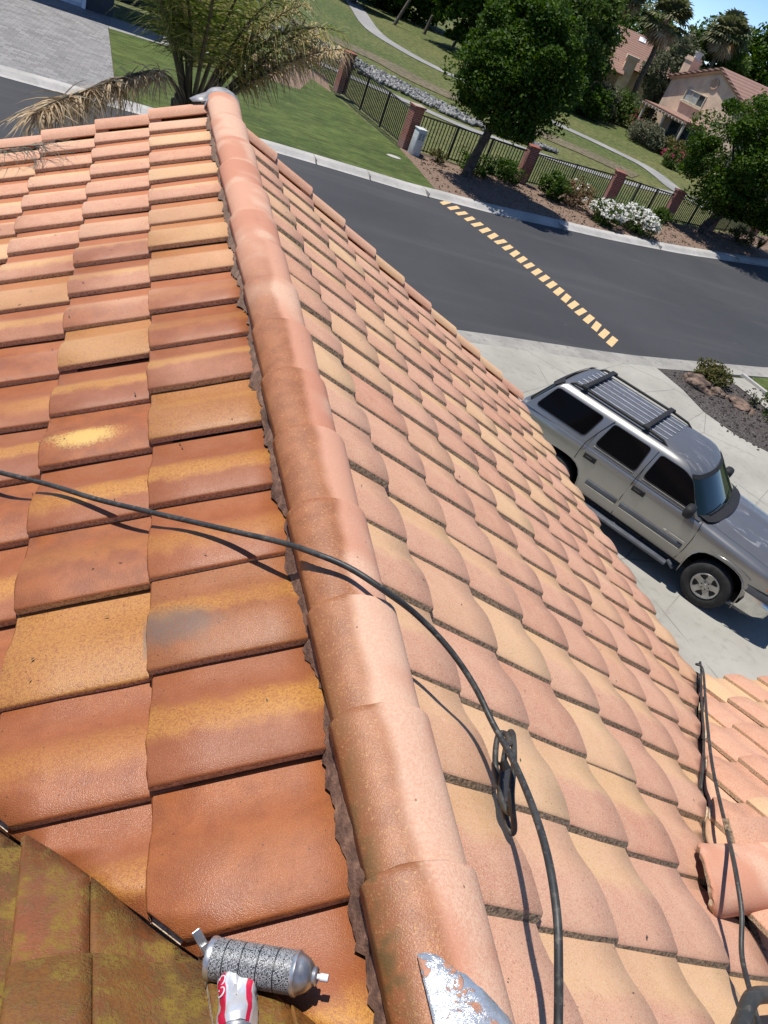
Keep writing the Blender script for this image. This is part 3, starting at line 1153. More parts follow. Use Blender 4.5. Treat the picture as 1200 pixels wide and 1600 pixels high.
def mat_cap():
    n = NT('ridge_cap_tile')
    P = n.pos()
    px, py, pz_ = n.sep(P)[0:3]
    rnd = n.rnd()
    r2 = n.math('FRACT', n.math('MULTIPLY', rnd, 9.13))
    nl = n.noise(P, 3.5, 2.0)
    nm = n.noise(P, 18.0, 2.0)
    nf = n.noise(P, 150.0, 2.0, .8)
    nf2 = n.noise(P, 430.0, 1.0)
    base = n.ramp(rnd, [(0, (.480, .205, .125)), (.35, (.540, .275, .180)), (.7, (.460, .185, .110)), (1, (.560, .300, .200))])
    # sandy dry film with its own ragged outline on each cap
    pat = n.step(n.math('ADD', nl, n.math('MULTIPLY_ADD', r2, .18, -.09)), .40, .56)
    col = n.mix(n.math('MULTIPLY', pat, n.step(nf, .35, .62, .35, .8)), base, (.640, .430, .305))
    col = n.mix(n.step(nf2, .58, .75, 0, .45), col, (.72, .55, .41))
    # damp, sealed flank along the left slope
    bx = n.math('ADD', px, n.math('ADD', n.math('MULTIPLY_ADD', nl, .07, -.035), n.math('MULTIPLY_ADD', r2, .03, -.015)))
    wx = n.step(bx, .655, .690, 1.0, 0.0)
    wy = n.step(n.math('ADD', py, n.math('MULTIPLY_ADD', nl, 1.2, -.6)), 2.2, 4.0, 1.0, 0.0)
    wet = n.math('MULTIPLY', wx, wy)
    wc = n.mix(n.step(nm, .30, .70), (.235, .078, .022), (.320, .115, .038))
    wc = n.mix(n.step(nf, .58, .68, 0, .6), wc, (.52, .28, .085))
    low = n.math('MULTIPLY', n.step(px, .585, .625, 1.0, 0.0), n.step(py, .4, 1.3, 1.0, 0.0))
    wc = n.mix(n.math('MULTIPLY', low, n.step(nm, .35, .6)), wc, (.10, .062, .012))
    col = n.mix(n.math('MULTIPLY', wet, .92), col, wc)
    # paler weathered far end
    vd = n.voro(P, 21.0)
    col = n.mix(n.step(vd, .035, .07, .8, 0.0), col, (.13, .06, .035))
    gs = n.math('MULTIPLY', n.step(n.noise(n.vscale(P, (30, 2.4, 8)), 1.0, 3), .70, .76), n.step(py, 1.3, 1.7, 1.0, 0.0))
    col = n.mix(n.math('MULTIPLY', gs, .6), col, (.17, .18, .165))
    n.set(Base_Color=col, Roughness=n.math('ADD', n.math('MULTIPLY_ADD', wet, -.42, .80), n.math('MULTIPLY', nf, .15)))
    n.bump(n.math('ADD', nf, n.math('MULTIPLY', nf2, .8)), .5, .0022)
    return n.m
MATS['cap'] = mat_cap()

CRND = random.Random(3)
for i in range(len(CAPY) - 1):
    ln = CAPY[i] - CAPY[i + 1] + .07
    me = cap_mesh(ln, .116, .101, .019, CRND)
    me.materials.append(MATS['cap'])
    me.materials.append(MATS['edge'])
    o = bpy.data.objects.new('ridge_cap', me)
    C.objects.link(o)
    o.parent = ridge
    # tail points away (+y), head towards the camera
    rot = frame((0, -1, 0), (0, 0, 1)) @ Euler((random.gauss(0, .008), 0, random.gauss(0, .005))).to_matrix()
    o.matrix_world = Matrix.Translation((RX + .047 + random.gauss(0, .003), CAPY[i], RZ + .067 + random.gauss(0, .002))) @ rot.to_4x4()

# ---- mortar bed squeezed out along both sides of the caps
def mortar_side(d):
    m = MB()
    n = 420
    ya, yb = -.6, 5.84
    rows = [[], [], [], []]
    for i in range(n + 1):
        y = ya + (yb - ya) * i / n
        j1 = mnoise.noise(Vector((y * 2.3, d * 3, 0))) * .7 + mnoise.noise(Vector((y * 13, d * 3, 5))) * .35 + mnoise.noise(Vector((y * 47, d, 2))) * .38
        out = (.062 if d < 0 else .165) + .034 * j1
        h1 = mnoise.noise(Vector((y * 14, 1, d))) * .010 + mnoise.noise(Vector((y * 55, 7, d))) * .006
        # the course-1 tile surface undulates with the lip rhythm; the bed follows it
        a = ((y - LIPY) / W) % 1.0
        lift = prof(a) - .0350
        xo = RX + d * out
        base = RZ - SL * out
        rows[0].append((RX + d * .0, y, RZ - .002))
        rows[1].append((RX + d * (.045 if d < 0 else .14), y, RZ - .012 + h1 * .6 if d < 0 else RZ - .05))
        rows[2].append((RX + d * (out - .010), y, base + .4 * lift + .002 + h1))
        rows[3].append((xo, y, base + lift - .028))
    for A, B in zip(rows, rows[1:]):
        m.strip(A, B)
    return m.build('mortar_bed', 'mortar', ridge, smooth=True, fix=False)
mortar_side(-1)
mortar_side(1)

# ---- metal flashing wrapped over the far ridge end
m = MB()
NA = 22
for (ya, yb, r0, r1, wob) in ((5.80, 6.01, .124, .132, .006),):
    rows = []
    for j in range(5):
        y = ya + (yb - ya) * j / 4
        row = []
        for i in range(NA + 1):
            a = -.28 + (pi + .56) * i / NA
            rr = r0 + (r1 - r0) * j / 4 + wob * mnoise.noise(Vector((i * .9, j * 1.7, 2)))
            row.append((RX + .047 - rr * cos(a), y + .02 * mnoise.noise(Vector((i * .5, j, 8))), RZ - .045 + rr * .86 * sin(a)))
        rows.append(row)
    for A, B in zip(rows, rows[1:]):
        m.strip(A, B)
# torn flap lying out on the left slope
m.add([(RX - .06, 5.84, RZ - .01), (RX - .15, 5.86, RZ - .045), (RX - .17, 5.92, RZ - .045), (RX - .12, 5.97, RZ - .02), (RX - .06, 6.0, RZ + .01)], [(0, 1, 2, 3, 4)])
o = m.build('ridge_end_flashing', 'flash', ridge, smooth=40, fix=False)
o['label'] = 'crumpled grey metal flashing wrapped over the far ridge end'
sm = o.modifiers.new('thick', 'SOLIDIFY')
sm.thickness = .004

# ---- foil repair patch on the nearest cap
m = MB()
rows = []
NP = 26
for j in range(NP + 1):
    s = j / NP
    a = radians(54) + radians(96) * s        # angle round the cap from its left flank
    row = []
    for i in range(15):
        y0 = .450 - .175 * max(0.0, s - .10) ** 1.1 + .006 * mnoise.noise(Vector((s * 14, 3, 1)))
        y = y0 - .42 * i / 14
        t = (.60 - y) / .37
        w, hg = .116 - .012 * t, .090 - .009 * t
        rr = .0050 + .0016 * mnoise.noise(Vector((s * 9, i * .6, 4)))
        x = RX + .047 - (w + rr) * cos(a)
        z = RZ + .069 + (hg + rr) * (sin(a) ** .85) - hg - .01 * t + .001
        row.append((x, y, z))
    rows.append(row)
for A, B in zip(rows, rows[1:]):
    m.strip(A, B)
o = m.build('foil_patch', 'foil', ridge, smooth=True, fix=False)
o['label'] = 'silver foil tape patch with torn paint on the nearest ridge cap'
sm = o.modifiers.new('thick', 'SOLIDIFY')
sm.thickness = .0015

# ---- left wing slope (near, mossy) running away from the camera
WY = .26
def wz(y):
    return RZ - SL * (y - WY)
lw = slope_part('near_wing_slope', [(.62, .25, wz(.25) + DZ), (-3.0, .25, wz(.25) + DZ), (-3.0, 3.9, wz(3.9) + DZ)])
lw['label'] = 'dark mossy wing slope in the lower left corner'
rotW = frame((0, CP, -SP), (0, SP, CP))
for k in range(-1, 6):
    ytail = .575 + .35 * CP * k
    for c in range(-6, 3):
        x = .012 + W * c
        if x + ytail > 1.1 + .35:
            continue
        vc_ = (Vector((VL - .004, 0, 0)), Vector((1, 1, 0)).normalized())
        if c in (0, 1):
            # this column is laid in two cut widths with an open joint between them
            xs_ = x + .126
            place(lw, rotW, (x, ytail, wz(ytail) + .018), -1, [vc_, (Vector((xs_ - .0010, 0, 0)), Vector((1, 0, 0)))], ('moss_tile', 'edge'))
            place(lw, rotW, (x, ytail + .004, wz(ytail) + .0165), -1, [vc_, (Vector((xs_ + .0010, 0, 0)), Vector((-1, 0, 0)))], ('moss_tile', 'edge'))
        else:
            place(lw, rotW, (x, ytail, wz(ytail) + .02), -1, [vc_], ('moss_tile', 'edge'))
# valley metal along the near valley
m = MB()
def vstrip(p0, p1, wid, up):
    a, b = Vector(p0), Vector(p1)
    d = (b - a).normalized()
    s = Vector((-d.y, d.x, 0)).normalized()
    m.add([a + s * wid + Vector((0, 0, up)), a, a - s * wid + Vector((0, 0, up)), b + s * wid + Vector((0, 0, up)), b, b - s * wid + Vector((0, 0, up))], [(0, 1, 4, 3), (1, 2, 5, 4)])
vstrip((.60, .30, wz(.30) - .075), (-2.2, 3.1, wz(3.1) - .075), .09, .02)
m.build('valley_flashing', 'valley_metal', lw, fix=False)

# ---- right wing: lower cross gable with its own ridge along +x
YW = .87
ZW = pz(YW + VRX)
def wz2(y):
    return ZW - SL * abs(y - YW)
rw = slope_part('cross_gable_slope', [(VRX + YW, YW, ZW + DZ), (8.5, YW, ZW + DZ), (8.5, 2.6, wz2(2.6) + DZ), (VRX + 2.6, 2.6, wz2(2.6) + DZ)])
rw['label'] = 'lower cross gable slope beside the right valley'
rotF = frame((0, CP, -SP), (0, SP, CP))
for k in range(0, 6):
    ytail = YW + (.20 + .348 * k) * CP
    for c in range(0, 16):
        x = 2.30 + W * c
        # these tails were cut unevenly along the valley and sit a little askew
        place(rw, rotF, (x, ytail, wz2(ytail)), -1, [(Vector((VRX + .018 + random.uniform(0, .03), 0, 0)), Vector((-1, 1, 0)).normalized())], None, 1.6)
rn = slope_part('cross_gable_near_slope', [(VRX + YW, YW, ZW + DZ), (8.5, YW, ZW + DZ), (8.5, -.9, wz2(-.9) + DZ), (VR2 + .9, -.9, wz2(-.9) + DZ)])
rotN = frame((0, -CP, -SP), (0, -SP, CP))
for k in range(0, 4):
    ytail = YW - (.20 + .348 * k) * CP
    for c in range(0, 9):
        x = 2.38 + W * c
        place(rn, rotN, (x, ytail, wz2(ytail)), 1, [(Vector((VR2 + .06, 0, 0)), Vector((-1, -1, 0)).normalized())], None, 1.6)
m = MB()
vstrip((VRX + YW, YW, ZW - .075), (VRX + 2.75, 2.75, wz2(2.75) - .075), .12, .02)
vstrip((VRX + YW, YW, ZW - .075), (VR2 + .9, -.9, wz2(-.9) - .075), .12, .02)
m.build('valley_flashing', 'valley_metal', rw, fix=False)
xc = VRX + YW - .10
for i in range(8):
    me = cap_mesh(.44, .126, .112, .012, CRND, broken=(i == 0))
    me.materials.append(MATS['cap'])
    me.materials.append(MATS['edge'])
    o = bpy.data.objects.new('ridge_cap', me)
    C.objects.link(o)
    o.parent = rw
    o.matrix_world = Matrix.Translation((xc + i * .37, YW + .03, ZW + (.082 if i == 0 else .072))) @ frame((1, 0, 0.0), (0, 0, 1)).to_4x4()
    if i == 0:
        o['label'] = 'broken end cap of the lower cross gable ridge'

# ---- fascia, soffit and walls of the house
m = MB()
m.box((3.80, (2.6 + Y1) / 2, pz(3.8) - .16), (.04, Y1 - 2.6 - .1, .20))
m.box((RX - 3.15, (Y1 - 1) / 2 + .5, pz(RX - 3.15) - .16), (.04, Y1, .20))
m.build('fascia', 'fascia', house)
m = MB()
for d, ln in ((1, 3.15), (-1, 3.2)):
    cx = RX + d * ln / 2
    m.box((cx, Y1 + .005, pz(cx) - .17), (ln / CP, .04, .18), Euler((0, math.atan(SL) * d, 0)).to_matrix())
m.build('rake_board', 'fascia', house)
m = MB()
m.add([(-2.1, Y1 - .4, 0), (3.35, Y1 - .4, 0), (3.35, Y1 - .4, pz(3.35) - .2), (RX, Y1 - .4, RZ - .2), (-2.1, Y1 - .4, pz(-2.1) - .2)], [(0, 1, 2, 3, 4)])
m.add([(3.35, Y1 - .4, 0), (3.35, 2.2, 0), (3.35, 2.2, pz(3.35) - .2), (3.35, Y1 - .4, pz(3.35) - .2)], [(0, 1, 2, 3)])
m.add([(3.35, 2.2, 0), (8.3, 2.2, 0), (8.3, 2.2, pz(3.35) - .2), (3.35, 2.2, pz(3.35) - .2)], [(0, 1, 2, 3)])
m.add([(-2.1, Y1 - .4, 0), (-2.1, -2, 0), (-2.1, -2, pz(-2.1) - .2), (-2.1, Y1 - .4, pz(-2.1) - .2)], [(0, 1, 2, 3)])
m.build('wall', 'stucco', house, fix=False)
# ------------------------------------------------------------------ the parked SUV
def mat_carpaint(name, base, rough, metal, coat, streak=False):
    n = NT(name)
    P = n.obj()
    f = n.noise(P, 3.0, 3.0)
    c = n.mix(f, tuple(x * .9 for x in base), tuple(min(1, x * 1.1) for x in base))
    r = rough
    if streak:
        a = n.noise(n.vscale(P, (.7, 3.2, 1)), 1.5, 3.0, .5, 1.0)
        k = n.math('MULTIPLY', n.step(n.math('ABSOLUTE', n.math('SUBTRACT', a, .55)), .0, .022, 1.0, 0.0), .75)
        k2 = n.step(n.noise(P, 1.6, 4.0), .5, .7, 0.0, .35)
        k = n.math('MULTIPLY', k, n.step(n.sep(P)[0], -.2, .35))
        c = n.mix(k2, c, tuple(x * 1.35 for x in base))
        c = n.mix(n.math('MULTIPLY', k, .6), c, (.40, .41, .44))
        r = n.step(k, 0, 1, rough, .75)
    dirt = n.step(n.sep(P)[2], .35, .75, .35, 0.0)
    c = n.mix(dirt, c, (.20, .165, .12))
    n.set(Base_Color=c, Metallic=metal, Roughness=r, Coat_Weight=coat, Coat_Roughness=.08)
    return n.m
MATS['paint'] = mat_carpaint('pewter_metallic_paint', (.335, .328, .312), .30, .78, .5)
MATS['faded'] = mat_carpaint('faded_clearcoat_paint', (.130, .133, .145), .42, .35, .12, True)
MATS['trim_black'] = plain('black_plastic_trim', (.010, .010, .011), .72, 0, .12, 6)
MATS['trim_grey'] = plain('grey_plastic_trim', (.085, .092, .105), .5, 0, .12, 6)
MATS['void'] = plain('dark_underbody', (.006, .006, .006), .95, 0, .1, 4)
def mat_glass(name, c, r=.06, sp=.10):
    n = NT(name)
    f = n.noise(n.obj(), 1.5, 2)
    n.set(Base_Color=n.mix(f, c, tuple(x * .6 for x in c)), Roughness=r, Specular_IOR_Level=sp)
    return n.m
MATS['tint'] = mat_glass('tinted_glass', (.004, .004, .005))
MATS['windshield'] = mat_glass('windshield_glass', (.008, .020, .024), .04, .4)
MATS['chrome'] = plain('chrome', (.62, .62, .60), .22, 1.0, .1, 5)
MATS['alloy'] = plain('alloy_wheel', (.40, .39, .37), .42, .8, .12, 9)
MATS['tyre'] = plain('tyre_rubber', (.022, .021, .020), .85, 0, .25, 12, .3, 60)
MATS['lamp_clear'] = plain('headlamp_lens', (.50, .49, .42), .25, 0, .15, 9, spec=.7)
MATS['lamp_amber'] = plain('amber_lens', (.55, .13, .02), .25, 0, .15, 9, spec=.7)
MATS['lamp_red'] = plain('red_lens', (.30, .01, .01), .25, 0, .15, 9, spec=.7)
MATS['rackstrip'] = plain('bright_roof_strip', (.70, .71, .72), .3, .6, .08, 5)

car = thing('parked_suv', 'pewter grey suv with faded roof and roof rack parked on the concrete driveway', 'suv')
_e = Vector((-.61163, .791144, 0))
_n = Vector((.791144, .61163, 0))
_o = Vector((9.2615, 6.9962, .035)) + _e * (2.5 - .93) + _n * 1.0
car.location = _o
car.rotation_euler = (0, 0, atan2(-.791144, .61163))
def X(cx):
    return 2.5 - cx        # cx = distance behind the front bumper

def lerp_tab(t, x):
    if x <= t[0][0]:
        return t[0][1]
    for (a, b), (c, d) in zip(t, t[1:]):
        if a <= x <= c:
            k = (x - a) / (c - a)
            return b + (d - b) * k
    return t[-1][1]

# lower body: swept sections with shoulder and tumble-under
TOPE = [(.02, .93), (.08, 1.03), (.3, 1.09), (.8, 1.14), (1.45, 1.185), (1.6, 1.21), (2.5, 1.215), (4.0, 1.23), (4.9, 1.23), (4.95, 1.21)]
TOPC = [(.02, .95), (.08, 1.06), (.3, 1.125), (.8, 1.175), (1.45, 1.215), (1.6, 1.22), (4.95, 1.22)]
HW = [(.02, .86), (.1, .92), (.25, .955), (.5, .985), (.9, 1.0), (1.5, 1.0), (4.2, 1.0), (4.7, .985), (4.92, .955), (4.97, .93)]
BOT = [(.02, .62), (.3, .60), (.5, .46), (1.4, .43), (3.6, .44), (4.4, .50), (4.97, .60)]
def section(cx):
    w, te, tc, b = lerp_tab(HW, cx), lerp_tab(TOPE, cx), lerp_tab(TOPC, cx), lerp_tab(BOT, cx)
    k = te - b
    half = [(.0, b), (w * .90, b), (w * .965, b + .02), (w * .985, b + k * .18), (w * .995, b + k * .38), (w * .998, b + k * .60), (w * .992, b + k * .80), (w * .978, b + k * .90), (w * .955, b + k * .965), (w * .925, te), (w * .86, te + (tc - te) * .25 + .012), (w * .6, te + (tc - te) * .75 + .012), (.0, tc + .012)]
    return half
cxs = [.02, .05, .1, .18, .3, .42, .5, .6, .7, .8, .93, 1.05, 1.2, 1.32, 1.42, 1.5, 1.7, 2.0, 2.4, 2.8, 3.2, 3.45, 3.6, 3.75, 3.9, 4.05, 4.2, 4.35, 4.6, 4.8, 4.9, 4.95, 4.97]
m = MB()
ring = []
for cx in cxs:
    h = section(cx)
    pts = [(X(cx), -y, z) for y, z in h] + [(X(cx), y, z) for y, z in h[-2:0:-1]]
    ring.append(pts)
np_ = len(ring[0])
vs = [p for r in ring for p in r]
fs = []
for i in range(len(ring) - 1):
    for k in range(np_):
        fs.append((i * np_ + k, i * np_ + (k + 1) % np_, (i + 1) * np_ + (k + 1) % np_, (i + 1) * np_ + k))
fs.append(tuple(range(np_)))
fs.append(tuple((len(ring) - 1) * np_ + k for k in range(np_))[::-1])
m.add(vs, fs)
body = m.build('body', 'paint', car, smooth=38)
# cut the wheel arches
cut = MB()
for cx, rr, zc in ((.93, .475, .42), (3.93, .47, .42)):
    for s in (-1, 1):
        prof_ = []
        for i in range(28):
            a = 2 * pi * i / 28
            # slightly squared arch
            ca, sa = cos(a), sin(a)
            q = (abs(ca) ** 3.0 + abs(sa) ** 3.0) ** (-1 / 3.0)
            prof_.append((X(cx) + rr * q * ca, zc + rr * q * sa * 1.02))
        n = len(prof_)
        v = [(x, s * .62, z) for x, z in prof_] + [(x, s * 1.2, z) for x, z in prof_]
        cut.add(v, [tuple(range(n)), tuple(range(n, 2 * n))[::-1]] + [(k, (k + 1) % n, n + (k + 1) % n, n + k) for k in range(n)])
cutter = cut.build('arch_cutter', 'void', car)
md = body.modifiers.new('arch', 'BOOLEAN')
md.operation = 'DIFFERENCE'
md.solver = 'EXACT'
md.object = cutter
dg = bpy.context.evaluated_depsgraph_get()
nm = bpy.data.meshes.new_from_object(body.evaluated_get(dg))
body.modifiers.clear()
body.data = nm
bpy.data.objects.remove(cutter)
nm.materials.clear()
nm.materials.append(MATS['paint'])
nm.materials.append(MATS['void'])
for p in nm.polygons:
    c = p.center
    inside = any(hypot(c.x - X(cx), c.z - .42) < .60 for cx in (.93, 3.93)) and abs(c.y) < lerp_tab(HW, 2.5 - c.x) * .955 - .001 and c.z < 1.0
    p.material_index = 1 if inside else 0
nm.set_sharp_from_angle(angle=radians(38))

# arch lips
for cx in (.93, 3.93):
    for s in (-1, 1):
        path = []
        for i in range(19):
            a = radians(-12) + radians(204) * i / 18
            ca, sa = cos(a), sin(a)
            q = (abs(ca) ** 3.0 + abs(sa) ** 3.0) ** (-1 / 3.0)
            r_ = .472
            z = .42 + r_ * q * sa * 1.02
            w = lerp_tab(HW, cx) * (.988 if z > .6 else .978)
            path.append((X(cx) + r_ * q * ca, s * (w + .001), z))
        mm = MB()
        mm.tube(path, .012, 6)
        mm.build('wheel_arch_lip', 'paint', car, smooth=True)

# cabin: stacked rounded rings
def ringpts(x0, x1, hw, z, bow, rc=.12, n=9, zf=None):
    # x0 = front (larger X), x1 = rear; bow = extra forward bulge at the centre line of the front
    P = []
    ys = [hw * math.sin(pi / 2 * i / 10) for i in range(11)]
    front = []
    for i in range(-10, 11):
        y = hw * sin(pi / 2 * i / 10)
        k = (abs(y) / hw)
        front.append((x0 + bow * (1 - k ** 2) - .05 * max(0, k - .85) / .15, y, (zf if zf is not None else z)))
    sideL = [(x0 - .05 - (x0 - .05 - x1 - .1) * t / 8, hw, (zf + (z - zf) * min(1, t / 3)) if zf is not None else z) for t in range(1, 9)]
    rear = []
    for i in range(10, -11, -1):
        y = hw * sin(pi / 2 * i / 10)
        k = abs(y) / hw
        rear.append((x1 + .06 * max(0, k - .85) / .15 - .03 * (1 - k ** 2), y, z))
    sideR = [(p[0], -p[1], p[2]) for p in sideL[::-1]]
    P = front + sideL + rear + sideR
    return P
rings = [ringpts(X(1.52), X(4.93), .958, 1.20, .14),
         ringpts(X(1.62), X(4.90), .935, 1.27, .14),
         ringpts(X(2.02), X(4.66), .775, 1.675, .13),
         ringpts(X(2.10), X(4.60), .735, 1.735, .12),
         ringpts(X(2.22), X(4.55), .66, 1.785, .10),
         ringpts(X(2.45), X(4.50), .50, 1.815, .08),
         ringpts(X(2.9), X(4.2), .25, 1.828, .03)]
m = MB()
nn = len(rings[0])
for r in rings:
    m.v.extend(r)
for i in range(len(rings) - 1):
    for k in range(nn):
        m.f.append((i * nn + k, i * nn + (k + 1) % nn, (i + 1) * nn + (k + 1) % nn, (i + 1) * nn + k))
        m.mi.append(0 if i < 4 else 1)
m.f.append(tuple((len(rings) - 1) * nn + k for k in range(nn)))
m.mi.append(1)
cab = m.build('cabin', ['paint', 'faded'], car, smooth=50)
for p in cab.data.polygons:
    p.material_index = 1 if (p.center.z > 1.70 and abs(p.center.y) < .69) else 0

def side_y(z):
    return .935 + (.775 - .935) * (z - 1.27) / (1.675 - 1.27)

def rounded(poly, r=.05, n=5):
    out = []
    N = len(poly)
    for i in range(N):
        p = Vector(poly[i])
        a = Vector(poly[i - 1]) - p
        b = Vector(poly[(i + 1) % N]) - p
        ra = min(r, a.length * .45, b.length * .45)
        p0, p1 = p + a.normalized() * ra, p + b.normalized() * ra
        for k in range(n + 1):
            t = k / n
            out.append(tuple((1 - t) ** 2 * p0 + 2 * t * (1 - t) * p + t * t * p1))
    return out
WINS = [('front_side_window', [(2.63, 1.27), (2.60, 1.70), (2.20, 1.70), (1.98, 1.62), (1.73, 1.33), (1.72, 1.27)]),
        ('rear_side_window', [(3.54, 1.28), (3.46, 1.70), (2.78, 1.70), (2.78, 1.27)]),
        ('quarter_window', [(4.72, 1.29), (4.55, 1.70), (3.66, 1.70), (3.76, 1.29)])]
for s in (-1, 1):
    for nmw, poly in WINS:
        pr = rounded(poly, .07)
        m = MB()
        zc = lambda z: min(z, 1.665) + max(0, z - 1.665) * .6
        v = [(X(cx), s * (side_y(zc(z)) + .006), zc(z)) for cx, z in pr]
        m.add(v, [tuple(range(len(v)))])
        v2 = [(X(cx), s * (side_y(zc(z)) - .02), zc(z)) for cx, z in pr]
        n_ = len(v)
        m.add(v + v2, [(k, (k + 1) % n_, n_ + (k + 1) % n_, n_ + k) for k in range(n_)])
        w = m.build(nmw, 'tint', car)
        # rubber gasket round the pane, bright belt strip below
        mm = MB()
        vv = v + [v[0]]
        mm.tube(vv, .007, 5, cap=False)
        mm.build('gasket', 'trim_black', w)
        if nmw != 'quarter_window':
            b0, b1 = min(p[0] for p in poly), max(p[0] for p in poly)
            mm = MB()
            mm.box(((X(b0) + X(b1)) / 2, s * (side_y(1.262) + .012), 1.258), (b1 - b0 - .02, .012, .010))
            mm.build('belt_strip', 'chrome', w)

# windshield and rear glass on the cabin's curved faces
def patch(name, ra, rb, ks, mat, lo, hi, off, par=car):
    rows = []
    for t in np.linspace(lo, hi, 7):
        row = []
        for k in ks:
            a, b = Vector(rings[ra][k]), Vector(rings[rb][k])
            p = a.lerp(b, float(t))
            row.append((p.x + off, p.y, p.z + abs(off) * .4))
        rows.append(row)
    mm = MB()
    for A, B in zip(rows, rows[1:]):
        mm.strip(A, B)
    return mm.build(name, mat, par, smooth=True)
patch('windshield', 1, 2, range(1, 20), 'windshield', -.08, 1.02, .010)
patch('windshield_header', 1, 2, range(1, 20), 'trim_black', .90, 1.03, .013)
patch('rear_window', 1, 2, range(30, 49), 'tint', .05, 1.0, -.012)
patch('rear_spoiler', 2, 4, range(30, 49), 'trim_black', -.15, .9, -.03)
# cowl and wipers
m = MB()
A = [(x + .10, y * .93, 1.262 - .02 * abs(y)) for x, y, z in rings[0][1:20]]
B = [(x - .06, y * .96, 1.285 - .02 * abs(y)) for x, y, z in rings[0][1:20]]
m.strip(A, B)
m.build('cowl', 'trim_black', car, smooth=True)
for y0, y1 in ((-.72, -.08), (.02, .62)):
    m = MB()
    pts = []
    for i in range(9):
        y = y0 + (y1 - y0) * i / 8
        k = abs(y) / .95
        pts.append((X(1.62) + .14 * (1 - k * k) + .045 - .02 * i / 8, y, 1.285 + .02 * i / 8))
    m.tube(pts, .010, 5)
    m.tube([pts[0], (pts[0][0] + .05, pts[0][1] + .1, 1.25)], .012, 5)
    m.build('wiper', 'trim_black', car)

# hood panel (faded paint) laid just proud of the body top
rows = []
for cx in np.linspace(.12, 1.40, 16):
    row = []
    w, te, tc = lerp_tab(HW, cx), lerp_tab(TOPE, cx), lerp_tab(TOPC, cx)
    for i in range(-10, 11):
        k = i / 10
        y = k * w * .80
        fr = abs(y) / w
        if fr < .6:
            z = tc + .012 + (te + (tc - te) * .75 - tc) * fr / .6
        else:
            z = te + (tc - te) * .75 + .012 + ((tc - te) * -.5) * (fr - .6) / .26
        crown = .018 * (1 - (fr / .8) ** 2) + (.012 if .45 < abs(k) < .8 else 0)
        row.append((X(cx - .06 * (1 - k * k) + (.10 * (1 - k * k) if cx > 1.2 else 0)), y, z + .004 + crown))
    rows.append(row)
m = MB()
for A, B in zip(rows, rows[1:]):
    m.strip(A, B)
hood = m.build('hood', 'faded', car, smooth=True)

